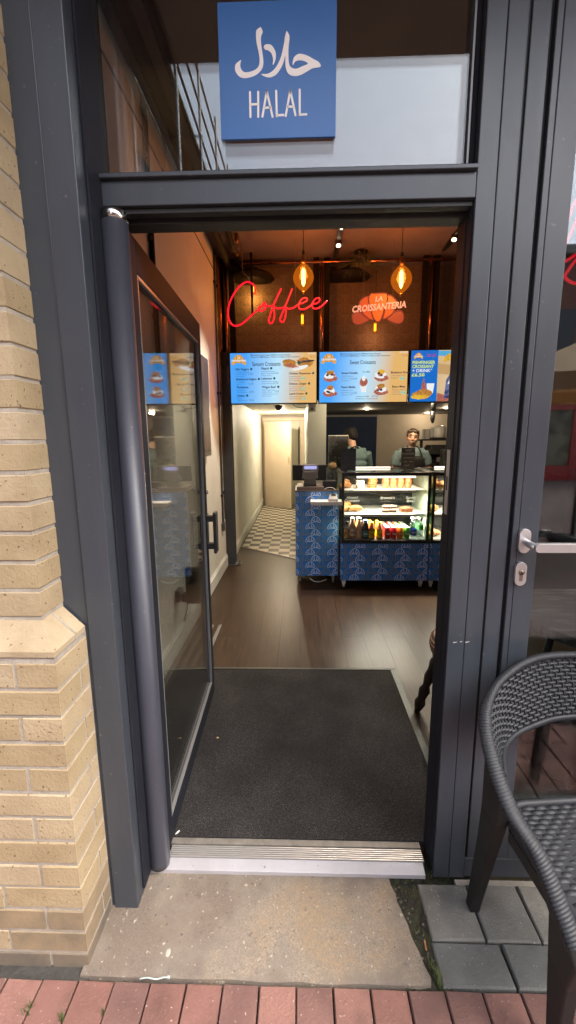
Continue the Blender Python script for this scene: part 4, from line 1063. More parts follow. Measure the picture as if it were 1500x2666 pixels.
# ================================================================== NEON SIGNS
NEON = EM('red_neon', (1.0, .004, .022), 1.5); NEONC = EM('pink_neon_core', (1.0, .045, .085), 1.5)
COFFEE=[
[(-0.433,2.87),(-0.427,2.916),(-0.442,2.95),(-0.487,2.977),(-0.536,2.971),(-0.595,2.926),(-0.642,2.866),(-0.682,2.789),(-0.7,2.712),(-0.695,2.65),(-0.667,2.598),(-0.622,2.582),(-0.563,2.601),(-0.495,2.655),(-0.435,2.704),(-0.389,2.738),(-0.345,2.789),(-0.33,2.776),(-0.335,2.734),(-0.369,2.713),(-0.395,2.727),(-0.393,2.75),(-0.335,2.761),(-0.285,2.756),(-0.252,2.767)],
[(-0.176,2.915),(-0.214,2.843),(-0.252,2.767),(-0.282,2.69),(-0.302,2.628),(-0.292,2.603),(-0.271,2.604),(-0.25,2.643),(-0.245,2.697),(-0.256,2.752),(-0.219,2.736),(-0.17,2.739),(-0.138,2.758)],
[(-0.07,2.913),(-0.103,2.834),(-0.141,2.75),(-0.175,2.673),(-0.192,2.634),(-0.175,2.611),(-0.154,2.618),(-0.137,2.665),(-0.133,2.719),(-0.141,2.746),(-0.104,2.73),(-0.054,2.741),(-0.009,2.771),(0.036,2.782),(0.073,2.804),(0.069,2.823),(0.036,2.824),(0.004,2.794),(-0.009,2.756),(0.003,2.728),(0.045,2.724),(0.094,2.746),(0.123,2.769),(0.168,2.776),(0.196,2.802),(0.188,2.821),(0.159,2.818),(0.131,2.788),(0.123,2.753),(0.139,2.73),(0.176,2.73),(0.217,2.752),(0.268,2.797)]]
ns = thing('neon_sign', 'red neon script reading Coffee hanging over the counter', 'neon sign', (-.2, 3.15, 2.58))
mb = MB()
for L in COFFEE: mb.tube(catmull([(x, 3.15, z) for x, z in L], 4), .0084, 8)
rel(mb.build('neon_tube', NEON), ns)
mb = MB()
for L in COFFEE: mb.tube(catmull([(x, 3.1455, z) for x, z in L], 4), .0034, 6)
rel(mb.build('neon_core', NEONC), ns)
mb = MB()
mb.tube(catmull([(-.475, 3.152, 2.977), (-.50, 3.155, 3.03), (-.545, 3.16, 3.075), (-.55, 3.17, 3.2), (-.555, 3.17, 3.335)], 4), .0028, 6, sq=(1, 1)); mb.tube([(-.04, 3.15, 2.75), (-.04, 3.16, 3.335)], .0012, 4)
rel(mb.build('cable', PGREY), ns)
LOBES=[
[(0.534,2.69),(0.515,2.66),(0.515,2.619),(0.531,2.589),(0.564,2.575),(0.612,2.582),(0.655,2.602),(0.676,2.622),(0.627,2.658),(0.605,2.679),(0.567,2.695)],
[(0.952,2.698),(0.915,2.683),(0.895,2.663),(0.848,2.629),(0.87,2.608),(0.914,2.587),(0.962,2.579),(0.994,2.591),(1.008,2.621),(1.006,2.662),(0.985,2.692)],
[(0.662,2.834),(0.617,2.82),(0.583,2.785),(0.576,2.75),(0.587,2.725),(0.626,2.664),(0.676,2.627),(0.714,2.616),(0.702,2.667),(0.681,2.738),(0.666,2.789)],
[(0.848,2.795),(0.836,2.745),(0.819,2.675),(0.81,2.624),(0.847,2.634),(0.895,2.669),(0.93,2.728),(0.94,2.753),(0.93,2.789),(0.894,2.824),(0.849,2.84)],
[(0.689,2.856),(0.824,2.856),(0.846,2.831),(0.848,2.796),(0.828,2.746),(0.804,2.656),(0.784,2.61),(0.763,2.598),(0.735,2.611),(0.718,2.637),(0.695,2.698),(0.672,2.774),(0.665,2.819)]]
cs = thing('croissant_neon_sign', 'orange lit croissant sign lettered La Croissanteria', 'neon sign', (.76, 3.15, 2.58))
LM = [EM('orange_light_panel_%d' % i, c, lv) for i, (c, lv) in enumerate([((.50, .06, .022), .95), ((.78, .085, .018), 1.0), ((.92, .12, .016), 1.05)])]
LN = EM('dark_red_outline', (.28, .03, .02), .8); LT = EM('peach_letters', (1.0, .36, .20), 1.2)
mb = MB()
for i, L in enumerate(LOBES):
    sm = [p for p in catmull([Vector(q) for q in L + [L[0]]], 3)][:-1]
    mb.plate([(p.x, p.y) for p in sm], 3.150, 3.156, [0, 0, 1, 1, 2][i])
rel(mb.build('lobe_panels', LM), cs)
mb = MB()
for L in LOBES:
    sm = [p for p in catmull([Vector(q) for q in L + [L[0]]], 3)][:-1]
    mb.tube([(p.x, 3.1475, p.y) for p in sm], .0052, 6, closed=True)
rel(mb.build('outline_tube', LN), cs)
mb = MB(); put_text(mb, 'CROISSANTERIA', .505, 2.684, 3.137, .08, 0, off=.0022, shear=.22, tilt=.075, maxw=.515); put_text(mb, 'LA', .726, 2.778, 3.137, .062, 0, off=.002, shear=.25, tilt=.1)
lt_ = rel(mb.build('lettering', LT), cs)
so_ = lt_.modifiers.new('s', 'SOLIDIFY'); so_.thickness = .005; so_.offset = 0
mb = MB(); mb.tube([(.62, 3.156, 2.83), (.62, 3.17, 3.335)], .0012, 4); mb.tube([(.90, 3.156, 2.83), (.90, 3.17, 3.335)], .0012, 4); rel(mb.build('hanging_wire', PGREY), cs)
n2 = thing('neon_sign', 'red neon script partly hidden behind the glazed door stile', 'neon sign', (1.1, .6, 2.1))
mb = MB()
for L in ([(.86, 2.065), (.90, 2.09), (.945, 2.115), (.985, 2.20), (1.02, 2.30), (1.03, 2.36), (1.0, 2.33), (.965, 2.22), (.94, 2.13), (.92, 2.08)], [(.945, 2.115), (.99, 2.13), (1.04, 2.16), (1.0, 2.10), (.99, 2.07), (1.04, 2.05), (1.12, 2.09), (1.2, 2.15), (1.15, 2.2), (1.12, 2.12), (1.18, 2.06), (1.3, 2.1)]):
    mb.tube(catmull([(x, .5, z) for x, z in L], 5), .0055, 8)
rel(mb.build('neon_tube', NEON), n2)
mb = MB(); mb.tube([(1.02, .5, 2.31), (1.02, .5, 3.335)], .0012, 4); mb.tube([(1.25, .5, 2.1), (1.25, .5, 3.335)], .0012, 4); rel(mb.build('hanging_wire', PGREY), n2)

# ================================================================== LAMPS
FIL = EM('hot_filament', (1.0, .80, .48), 13); FIL2 = EM('yellow_filament', (1.0, .62, .06), 6); SPOTL = EM('spot_lens_lit', (1.0, .78, .5), 14); LED = EM('led_strip', (1.0, .93, .74), 2.2)
BRASS = M('lamp_brass', (.28, .14, .05), .3, .9)
def big_bulb(x, y, z0, z1, label, lit=True, rmax=.094, glass=AMBER):
    t = thing('pendant_bulb', label, 'pendant lamp', (x, y, z0), 0, 'bulbs hanging from the ceiling')
    h = z1 - z0; prof = []
    for k in range(19):
        f = k / 18; r = rmax * (math.sin(math.pi * f) ** .85) * (1.0 - .10 * (f - .5))
        prof.append((max(r, .012), f * h))
    mb = MB(); mb.lathe(prof, (x, y, z0), 28, 0, False); rel(mb.build('glass_envelope', glass), t)
    mb = MB(); mb.lathe([(.018, h - .012), (.02, h + .01), (.02, h + .05), (.012, h + .06)], (x, y, z0), 16); mb.lathe([(.012, -.012), (.014, .006)], (x, y, z0), 12); rel(mb.build('cap', BRASS), t)
    mb = MB()
    if lit: mb.tube([(x, y, z0 + h*.20), (x, y, z0 + h*.30), (x, y, z0 + h*.70), (x, y, z0 + h*.80)], [.004, .017, .017, .004], 10)
    else:
        for k in range(5):
            a = 2*math.pi*k/5; mb.tube([(x + .010*math.cos(a), y + .010*math.sin(a), z0 + h*.24), (x + .016*math.cos(a + .5), y + .016*math.sin(a + .5), z0 + h*.5)], .0015, 5)
    rel(mb.build('filament', FIL if lit else BRASS), t)
    mb = MB(); mb.tube([(x, y, z1 + .06), (x, y, 3.335)], .0035, 6); mb.cyl((x, y, z1 + .055), (x, y, z1 + .09), .016, .013, 10); rel(mb.build('cord', BLACK), t)
    return t
big_bulb(.036, 2.9, 2.798, 3.052, 'lit amber filament bulb hanging above the end of the Coffee neon')
big_bulb(.917, 2.9, 2.765, 3.022, 'lit amber filament bulb hanging above the croissant sign')
big_bulb(-.575, 3.0, 3.165, 3.275, 'unlit round clear bulb near the left wall ceiling', False, .058, CLEAR)
plight('bulb_glow', (.036, 2.9, 2.90), 3.5, WARM, .05); plight('bulb_glow', (.917, 2.9, 2.88), 3.5, WARM, .05)
def tube_lamp(x, y, z0, z1, label):
    t = thing('tube_bulb', label, 'pendant lamp', (x, y, z0), 0, 'slim filament lamps by the wallpaper')
    mb = MB(); mb.lathe([(.004, z0 - .02), (.017, z0), (.017, z1), (.010, z1 + .012)], (x, y, 0), 14, 0, False); rel(mb.build('glass_envelope', AMBER), t)
    mb = MB()
    for dx in (-.007, .007): mb.tube([(x + dx, y, z0 + .004), (x + dx, y, z1 - .006)], .0045, 6)
    rel(mb.build('filament', FIL2), t)
    mb = MB(); mb.cyl((x, y, z1 + .013), (x, y, z1 + .06), .014, .012, 10); mb.tube([(x, y, z1 + .06), (x, y, 3.335)], .003, 6); rel(mb.build('cord', BLACK), t)
tube_lamp(.030, 3.60, 2.700, 2.80, 'slim tube bulb below the Coffee neon by the wallpaper')
tube_lamp(.815, 3.62, 2.620, 2.705, 'slim tube bulb under the croissant sign by the wallpaper')
tube_lamp(-.505, 3.70, 3.06, 3.14, 'slim tube bulb tucked under the black dish behind the big C of Coffee')
mb = MB(); mb.tube([(-.487, 3.40, 2.74), (-.487, 3.40, 2.92), (-.487, 3.40, 2.925), (-.487, 3.40, 3.335)], [.0105, .0105, .013, .013], 10)
tag(mb.build('hanging_rod', DUCT), 'black rod hanging behind the big C of the Coffee neon', 'rod')
plight('tube_glow', (.815, 3.62, 2.58), .30, WARM, .02); plight('tube_glow', (.03, 3.60, 2.67), .10, WARM, .02); plight('tube_glow', (-.505, 3.70, 3.02), .40, (1, .42, .08), .02)
def dish(x, y, z, r, label):  # black dishes filling the dark arcs under the copper rail
    t = thing('black_dish', label, 'pendant lamp', (x, y, z), 0, 'black dishes')
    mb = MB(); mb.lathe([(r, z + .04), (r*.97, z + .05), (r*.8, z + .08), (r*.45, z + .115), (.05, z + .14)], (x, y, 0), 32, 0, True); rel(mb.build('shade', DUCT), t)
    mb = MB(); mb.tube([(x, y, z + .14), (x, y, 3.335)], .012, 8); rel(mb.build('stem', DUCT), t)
dish(-.50, 3.64, 3.135, .23, 'wide black dish behind the Coffee neon')
dish(.52, 3.66, 3.135, .23, 'wide black dish above the croissant sign')
def track(x, y0, y1, label):
    t = thing('lighting_track', label, 'lighting track', (x, y0, 3.33), 0, 'black ceiling lighting tracks')
    mb = MB(); mb.box(x - .018, y0, 3.315, x + .018, y1, 3.3395); rel(mb.build('rail', BLACK), t)
track(.365, 2.3, 3.5, 'black lighting track above the middle of the counter')
track(1.44, 2.2, 3.4, 'black lighting track at the right above the counter')
def spot(x, y, z, aim, label, W=6):
    t = thing('track_spotlight', label, 'spotlight', (x, y, z), 0, 'spotlights on the ceiling tracks')
    d = (Vector(aim) - Vector((x, y, z))).normalized(); p = Vector((x, y, z))
    mb = MB(); mb.cyl(p - d*.07, p - d*.004, .03, .034, 16); mb.tube([p - d*.05, (x, y, 3.314)], .008, 6); rel(mb.build('head', MBLACK), t)
    mb = MB(); mb.cyl(p - d*.006, p - d*.002, .021, .021, 16); rel(mb.build('lens', SPOTL), t)
    plight('spot_beam', tuple(p + d*.01), W, (1.0, .86, .68), .02, 62, aim)
spot(.355, 2.78, 3.27, (-.80, 2.5, .9), 'lit track spotlight nearest the door on the middle track', 34)
spot(.372, 3.16, 3.285, (.45, 1.8, .03), 'lit track spotlight above the middle screen', 16)
spot(1.435, 3.10, 3.29, (.85, 2.0, .03), 'lit track spotlight on the right hand track', 34)
def downlight(x, y, z, label, W=4, col=(1, .78, .5)):
    t = thing('downlight', label, 'downlight', (x, y, z), 0, 'recessed ceiling downlights')
    mb = MB(); mb.lathe([(.045, z - .006), (.045, z - .0005)], (x, y, 0), 20); rel(mb.build('ring', WHITEP), t)
    mb = MB(); mb.lathe([(.03, z - .009), (.03, z - .0062)], (x, y, 0), 18); rel(mb.build('lens', SPOTL), t)
    plight('downlight_beam', (x, y, z - .03), W, col, .03)
downlight(-.33, 6.9, 1.975, 'lit downlight in the corridor ceiling', 7, (1, .84, .62))
downlight(1.16, 6.29, 1.975, 'lit downlight over the man with his back turned', 1.6)
downlight(2.62, 7.7, 1.975, 'lit downlight farthest back in the kitchen', 1.4)
downlight(2.49, 6.2, 1.975, 'lit downlight at the right of the kitchen', 1.4)
downlight(.75, 3.99, 1.975, 'added unseen downlight behind the screens above the man with his back turned', 3)  # added lamp, out of view, to brighten the staff
downlight(1.50, 3.99, 1.975, 'added unseen downlight behind the screens above the facing man', 3.6)  # also added out of view, to light the facing man
# hanging spider plant
pl = thing('hanging_plant', 'spider plant trailing from the ceiling above the copper rail', 'plant', (.62, 3.42, 3.30))
LEAF = M('spider_plant_leaf', (.05, .075, .025), .5, col2=(.14, .15, .06), sc=20)
pr = random.Random(5); mb = MB()
for k in range(110):
    a = pr.uniform(0, 6.28); le = pr.uniform(.12, .30); hgt = pr.uniform(-.02, .03); c, s_ = math.cos(a), math.sin(a)
    pts = []
    for j in range(6):
        f = j / 5; pts.append(Vector((.62 + c*le*f, 3.40 + s_*le*f*.6, 3.27 + hgt*math.sin(f*2.2)*2 - .11*f*f*pr.uniform(.6, 1.2))))
    wv = Vector((-s_, c, 0)) * .0045
    for j in range(5):
        w0, w1 = wv * (1 - .8*(j/5)), wv * (1 - .8*((j+1)/5)); mb.face([pts[j] - w0, pts[j+1] - w1, pts[j+1] + w1, pts[j] + w0])
rel(mb.build('leaves', LEAF), pl)
mb = MB(); mb.lathe([(.05, 3.24), (.07, 3.33)], (.62, 3.42, 0), 16); rel(mb.build('pot', MBLACK), pl)
mb = MB(); mb.tube([(1.612, 4.05, 1.974), (1.612, 4.05, 1.80)], .032, 14); mb.tube([(1.612, 4.05, 1.80), (1.612, 4.05, 1.70), (1.612, 4.05, 1.655)], [.032, .026, .012], 14)
tag(mb.build('hanging_lamp', BLACK), 'black tapered unlit lamp hanging over the right display case', 'pendant lamp')
ex = thing('arrow_sign', 'small white sign with a black triangle under the screens', 'sign', (.19, 3.82, 1.86))
mb = MB(); mb.box(.105, 3.905, 1.80, .185, 3.91, 1.868); mb.box(.105, 3.905, 1.868, .185, 3.95, 1.974); rel(mb.build('board', WHITEP), ex)
mb = MB(); mb.plate([(.132, 1.82), (.158, 1.82), (.145, 1.848)], 3.9035, 3.9048); rel(mb.build('triangle', BLACK), ex)
dc = thing('dome_camera', 'black dome camera on cables under the left screen', 'camera', (-.25, 3.6, 1.85))
mb = MB(); mb.lathe([(.045, 1.85), (.045, 1.87)], (-.25, 3.87, 0), 18); mb.ell((-.25, 3.87, 1.848), (.038, .038, .035), 14); rel(mb.build('dome', BLACK), dc)
mb = MB(); mb.tube(catmull([(-.31, 3.80, 1.95), (-.28, 3.82, 1.885), (-.25, 3.86, 1.87)], 4), .004, 5); mb.tube(catmull([(-.08, 3.50, 1.86), (-.03, 3.52, 1.825), (.06, 3.52, 1.82), (.10, 3.50, 1.86)], 5), .003, 5); rel(mb.build('cable', BLACK), dc)
# ================================================================== DISPLAY CASES
def case(x0, x1, label):
    y0, y1 = 2.73, 3.36
    t = thing('display_case', label, 'display case', ((x0+x1)/2, 3.0, FZ), 0, 'glass fronted display cases')
    mb = MB(); mb.box(x0 + .004, y0 + .02, .125, x1 - .004, y1, .50); mb.box(x0, y0 + .0012, .115, x1, y0 + .0195, .484, 1)
    pattern(mb, x0 + .002, x1 - .002, .117, .482, y0 + .0004, 2, 3, .109, .0655, .094, .0062, -.03)
    rel(mb.build('base_panel', [MBLACK, BLUEP, PATW, PATG]), t)
    mb = MB()
    mb.box(x0 + .006, y0 + .004, .4855, x1 - .006, y1, .517)
    for xa in (x0 + .006, x1 - .028):
        mb.box(xa, y0 + .004, .5172, xa + .022, y0 + .03, 1.135); mb.box(xa, y1 - .03, .5172, xa + .022, y1, 1.135)
    mb.box(x0 + .006, y0 + .004, 1.1352, x1 - .006, y0 + .045, 1.168); mb.box(x0 + .006, y1 - .03, 1.1352, x1 - .006, y1, 1.168)
    for xa in (x0 + .006, x1 - .028): mb.box(xa, y0 + .0452, 1.1352, xa + .022, y1 - .0302, 1.168)
    rel(mb.build('frame', BLACK, bevel=.0015), t)
    mb = MB(); mb.box(x0 + .0285, y0 + .012, .5175, x1 - .0285, y0 + .016, 1.135); rel(mb.build('front_glass', CGLASS), t)
    mb = MB(); mb.box(x0 + .0285, y0 + .0455, 1.158, x1 - .0285, y1 - .0305, 1.164); rel(mb.build('top_glass', CGLASS), t)
    sgm = bpy.data.materials.get('green_side_glass') or GL('green_side_glass', (.80, .92, .80), 1.6)
    for xa in (x0 + .010, x1 - .015):
        mb = MB(); mb.box(xa, y0 + .031, .5175, xa + .005, y1 - .031, 1.135); rel(mb.build('side_glass', sgm), t)
    mb = MB(); mb.box(x0 + .0285, y1 - .02, .5175, x1 - .0285, y1 - .012, 1.135); rel(mb.build('rear_door', M('dark_rear_glass', (.03, .033, .03), .12, col2=(.05, .05, .045), sc=5)), t)
    mb = MB(); mb.box(x1 - .022, y0 + .032, .522, x1 - .0155, y1 - .032, 1.134); rel(mb.build('side_glow_panel', M('side_glow_green', (.50, .58, .44), .3)), t)  # added opaque panel; pale green glow of the side glass put into colour
    SHV = M('shelf_white', (.62, .62, .56), .4)
    for z, yb in ((.972, .06), (.742, .03)):
        mb = MB(); mb.box(x0 + .03, y0 + yb, z, x1 - .13, y0 + yb + .012, z + .024); mb.box(x0 + .03, y0 + yb + .0125, z + .018, x1 - .03, y1 - .03, z + .024)
        rel(mb.build('shelf', SHV), t)
    mb = MB(); mb.box(x0 + .03, y0 + .032, .5175, x1 - .03, y1 - .03, .521); rel(mb.build('floor_tray', M('tray_steel', (.42, .42, .38), .35, .7)), t)
    mb = MB(); mb.box(x0 + .15, y0 + .048, 1.112, x1 - .14, y0 + .066, 1.130); rel(mb.build('front_led', LED), t)
    mb = MB(); mb.box(x0 + .19, y1 - .058, 1.168, x1 - .27, y1 - .034, 1.182); rel(mb.build('rear_led', LED), t)
    alight('case_light', ((x0+x1)/2, y0 + .075, 1.108), .45, (1, .93, .76), x1 - x0 - .3, .02, (R(12), 0, 0))
    alight('case_light', ((x0+x1)/2, y0 + .09, .738), 1.6, (1, .95, .8), x1 - x0 - .2, .015, (R(-8), 0, 0))
    alight('case_light', ((x0+x1)/2, y0 + .10, .966), .9, (1, .95, .8), x1 - x0 - .2, .015, (R(-8), 0, 0))
    for (cx, cy) in ((x0 + .04, y0 + .05), (x1 - .05, y0 + .05), (x0 + .04, y1 - .06), (x1 - .05, y1 - .06)):
        mb = MB(); mb.cyl((cx - .011, cy + .012, FZ + .026), (cx + .011, cy + .012, FZ + .026), .026, .026, 16); mb.box(cx - .018, cy - .012, FZ + .040, cx + .018, cy + .025, .1145); rel(mb.build('caster', WHITEP), t)
    return t
case(.390, 1.233, 'left glass display case with blue croissant print base and drinks inside')
case(1.244, 2.09, 'right glass display case partly hidden by the door frame')

def gold(name, c1, c2): return M(name, c1, .5, col2=c2, sc=28, bump=(90, .002))
CRO = gold('croissant_crust', (.50, .24, .06), (.30, .11, .025)); CROP = gold('sugared_crust', (.46, .25, .07), (.34, .14, .03)); COOK = gold('cookie_dough', (.36, .165, .04), (.24, .09, .02))
MUF = gold('bun_crust', (.36, .14, .04), (.22, .07, .02)); BRW = gold('brownie_dark', (.07, .03, .02), (.11, .05, .03)); CRM = M('cream_icing', (.70, .60, .45), .5, col2=(.5, .35, .2), sc=40)
CAKE = M('lemon_sponge', (.55, .46, .18), .6, col2=(.60, .54, .33), sc=25); BAN = gold('banana_loaf', (.38, .15, .06), (.28, .09, .03)); WRAP = M('clear_wrap', (.40, .22, .10), .2, col2=(.28, .11, .035), sc=22)
TRAY = M('white_tray', (.66, .64, .58), .35)
def croissant(x, y, z, rz, label, k=1.0, mat=CRO, group='croissants in the display cases'):
    mb = MB(); path, rad = [], []
    for i in range(29):
        f = i / 28; a = math.pi * (.12 + .76 * f)
        path.append((.062*math.cos(a)*k, (.040*math.sin(a) - .02)*k, 0)); e = math.sin(math.pi*f)
        rad.append((.010 + .021 * e ** .8) * (1 - .16 * abs(math.sin(f * math.pi * 5.5)) ** 6 * 1.0) * k)
    mb.tube(path, rad, 12, up=(0, 0, 1))
    o = mb.build('croissant', mat, loc=(x, y, z + .025*k), rot=(R(8), 0, rz)); return tag(o, label, 'croissant', group)
S1, S2, S3 = .997, .767, .5215
def tray(x0, x1, y0, y1, z, label):
    mb = MB(); mb.box(x0, y0, z, x1, y1, z + .004); mb.box(x0, y0, z + .004, x1, y0 + .004, z + .009); mb.box(x0, y1 - .004, z + .004, x1, y1, z + .009)
    tag(mb.build('tray', TRAY), label, 'tray', 'white trays on the case shelves')
tray(.425, .52, 2.83, 3.05, S1, 'white tray under the croissants at the left of the top shelf')
tray(.54, .64, 2.83, 3.05, S1, 'white tray under the pale sponge slices')
tray(.655, .765, 2.83, 3.05, S1, 'white tray under the cookie stack')
tray(.79, 1.09, 2.83, 3.05, S1, 'long tray under the row of wrapped buns')
tray(.425, .60, 2.80, 3.05, S2, 'white tray under the sugared almond croissants')
tray(.80, .955, 2.80, 3.0, S2, 'white tray under the brownies')
tray(.965, 1.10, 2.80, 3.0, S2, 'white tray under the banana loaf')
croissant(.452, 2.90, S1 + .009, .4, 'golden croissant at the front left of the top shelf'); croissant(.470, 2.97, S1 + .03, 1.1, 'golden croissant leaning behind the front one on the top shelf'); croissant(.49, 3.0, S1 + .009, 2.0, 'small golden croissant at the back left of the top shelf', .85)
croissant(.455, 2.87, S2 + .009, .7, 'sugared almond croissant at the left front of the middle shelf', 1.1, CROP, 'almond croissants'); croissant(.545, 2.87, S2 + .009, .1, 'sugared almond croissant nearest the middle of the shelf', 1.1, CROP, 'almond croissants'); croissant(.475, 2.95, S2 + .035, 1.0, 'sugared almond croissant on top of the pile', 1.1, CROP, 'almond croissants')
def slab(name, x, y, z, w, d, h, mats, rz, label, cat, group=None, layers=3):
    mb = MB()
    for i in range(layers):
        mb.box(-w/2 + .001*(i % 2), -d/2 + .001*(i % 2), h*i/layers + .0002, w/2 - .001*(i % 2), d/2, h*(i+1)/layers, i % len(mats))
    o = mb.build(name, mats, loc=(x, y, z), rot=(0, 0, rz), bevel=.003); return tag(o, label, cat, group)
slab('cake_slice', .59, 2.90, S1 + .0045, .07, .10, .03, [CAKE, CRM, CAKE], .1, 'pale lemon sponge slice at the bottom of its stack', 'cake slice', 'lemon sponge slices')
slab('cake_slice', .588, 2.905, S1 + .0355, .075, .10, .045, [CRM, CAKE, CRM], -.05, 'cream topped lemon sponge slice on top of its stack', 'cake slice', 'lemon sponge slices')
names = ['lowest', 'second lowest', 'middle', 'second highest', 'topmost']
ck = random.Random(8)
for i in range(5):
    mb = MB(); mb.lathe([(.040, 0), (.047, .006), (.046, .016), (.034, .021)], (0, 0, 0), 20)
    o = mb.build('cookie', COOK, loc=(.71 + ck.uniform(-.004, .004), 2.91 + ck.uniform(-.004, .004), S1 + .0045 + i*.0205)); tag(o, names[i] + ' golden cookie of the stack on the top shelf', 'cookie', 'stacked cookies')
for i, nm in enumerate(('leftmost', 'second from left', 'third from left', 'rightmost')):
    x = .835 + i * .073
    mb = MB(); mb.lathe([(.026, 0), (.034, .035), (.037, .055), (.0375, .078), (.030, .098), (.012, .108)], (0, 0, 0), 14)
    for k in range(5): a = k*1.3; mb.ell((.020*math.cos(a), .020*math.sin(a), .080 + .004*k), (.016, .016, .014), 8)
    o = mb.build('iced_bun', MUF, loc=(x, 2.90, S1 + .0045)); tag(o, nm + ' tall brown bun in the wrapped row on the top shelf', 'bun', 'row of wrapped buns')
    mb = MB(); mb.lathe([(.029, .001), (.0375, .045)], (0, 0, 0), 14, 0, False); mb.build('paper_wrap', WRAP, o)
for i, (x, y, z, nm) in enumerate(((.835, 2.85, 0, 'front left'), (.905, 2.86, 0, 'front right'), (.845, 2.88, .031, 'upper left'), (.91, 2.89, .031, 'upper right'))):
    slab('brownie', x, y, S2 + .0045 + z, .062, .06, .03, [BRW, BRW, CRM], .06*i, nm + ' cream topped brownie on the middle shelf', 'brownie', 'stacked brownies')
mb = MB(); mb.box(-.058, -.04, 0, .058, .04, .042); mb.ell((0, 0, .04), (.057, .039, .014), 12)
tag(mb.build('banana_loaf', BAN, loc=(1.035, 2.87, S2 + .0045), rot=(0, 0, .1), bevel=.008), 'brown banana bread loaf at the right of the middle shelf', 'cake')
def price_card(x, y, z, lines, label, w=.11):
    t = thing('price_card', label, 'price card', (x, y, z), 0, 'clear handwritten cards in the case')
    mb = MB(); mb.box(x - w/2, y, z, x + w/2, y + .002, z + .12); rel(mb.build('acrylic_plate', ACRY), t)
    mb = MB()
    for i, l in enumerate(lines): put_text(mb, l, x, z + .085 - i*.032, y - .001, .036, 0, 'CENTER', off=.0006, shear=.25)
    rel(mb.build('handwriting', M('chalk_pen', (.42, .41, .38), .7) if 'chalk_pen' not in bpy.data.materials else bpy.data.materials['chalk_pen']), t)
price_card(.53, 3.06, S2 + .0245, ['Almond', 'Croissants'], 'clear card handwritten Almond Croissants'); price_card(.885, 3.03, S2 + .0245, ["Brownie's"], 'clear card handwritten Brownies'); price_card(1.12, 3.03, S2 + .0245, ['Banana', 'Bread'], 'clear card handwritten Banana Bread')
for (x, z, rz, lb) in ((1.30, S1, .3, 'golden pastry on the top shelf of the right case'), (1.31, S2, .9, 'brown pastry on the middle shelf of the right case'), (1.30, S3, .2, 'large golden pastry on the floor of the right case'), (1.40, S1, 1.0, 'second golden pastry on the top shelf of the right case')):
    croissant(x, 2.86, z, rz, lb, 1.35, CRO, 'pastries in the right display case')
croissant(1.30, 2.90, S1 + .045, .8, 'golden pastry lying on top of another in the right case', 1.2, CRO, 'pastries in the right display case')
croissant(1.31, 2.92, S3 + .04, 1.2, 'golden pastry piled behind the large one in the right case', 1.25, CRO, 'pastries in the right display case')

# drinks
def plain(name, c, r=.3): return M(name, c, r)
def bottle(x, y, prof, body, cap, lab, label, lz=None, labm=None, text=None, tm=None, group='bottled drinks in the display case'):
    t = thing('bottle', label, 'bottle', (x, y, S3), 0, group)
    mb = MB(); mb.lathe(prof, (x, y, S3), 16); rel(mb.build('body', body), t)
    zt = prof[-1][1]; rt_ = prof[-1][0]
    mb = MB(); mb.lathe([(rt_ + .002, zt + .0003), (rt_ + .002, zt + .018), (rt_, zt + .02)], (x, y, S3), 14); rel(mb.build('cap', cap), t)
    if lz:
        rr = max(r for r, z in prof) + .0006
        mb = MB(); mb.lathe([(rr, lz[0]), (rr, lz[1])], (x, y, S3), 18, 0, False)
        if text: put_text(mb, text, x - rr*.62, S3 + (lz[0]+lz[1])/2 - .008, y - rr - .0012, .026, 1, off=.0008, maxw=rr*1.2)
        rel(mb.build('label', [labm, tm or SIGNW]), t)
    return t
pet = [(.026, 0), (.029, .006), (.029, .10), (.026, .125), (.012, .15), (.012, .160)]
small = [(.025, 0), (.028, .005), (.028, .11), (.018, .13), (.015, .15)]
jug = [(.028, 0), (.031, .006), (.029, .08), (.031, .12), (.022, .15), (.017, .175), (.017, .185)]
amb = [(.030, 0), (.032, .006), (.032, .085), (.026, .11), (.014, .135), (.013, .145)]
wat = [(.029, 0), (.031, .006), (.030, .06), (.031, .12), (.026, .145), (.013, .17), (.013, .18)]
CHOC = plain('chocolate_milk', (.30, .17, .11)); ORJ = plain('orange_juice', (.70, .30, .03)); DKB = plain('dark_bottle', (.035, .02, .02), .2); AMBB = plain('amber_tea_bottle', (.20, .055, .012), .15); YEL = plain('yellow_label', (.78, .48, .02)); BLUC = plain('blue_cap', (.05, .20, .60)); WHC = plain('white_cap', (.75, .73, .68)); TEAL = plain('teal_label', (.03, .22, .25)); CRL = plain('cream_label', (.62, .50, .38)); BLKC = plain('black_ink', (.02, .015, .01)); REDL = plain('red_label', (.50, .04, .03)); GRNL = plain('green_label', (.10, .36, .10)); DBL = plain('deep_blue_label', (.02, .08, .42)); GRC = plain('green_cap', (.35, .5, .08))
yb = 2.795
bottle(.451, yb, small, PETC, BLKC, 0, 'small clear juice bottle with yellow and red label, leftmost drink', (.01, .09), M('fruit_label', (.70, .50, .12), .4, col2=(.5, .08, .05), sc=18))
bottle(.511, yb, jug, CHOC, WHC, 0, 'pale brown milkshake bottle with white cap', (.03, .10), CRL, 'MILK', BLKC)
bottle(.573, yb + .004, jug, plain('latte', (.50, .28, .15)), WHC, 0, 'orange and latte coloured bottle beside the milkshake', (.03, .085), M('latte_label', (.42, .2, .1), .4, col2=(.66, .45, .3), sc=30))
bottle(.572, yb + .07, jug, ORJ, WHC, 0, 'orange juice bottle standing behind the latte bottle')
bottle(.511, yb + .07, jug, plain('strawberry_milk', (.55, .36, .28)), WHC, 0, 'second milkshake bottle standing behind the first')
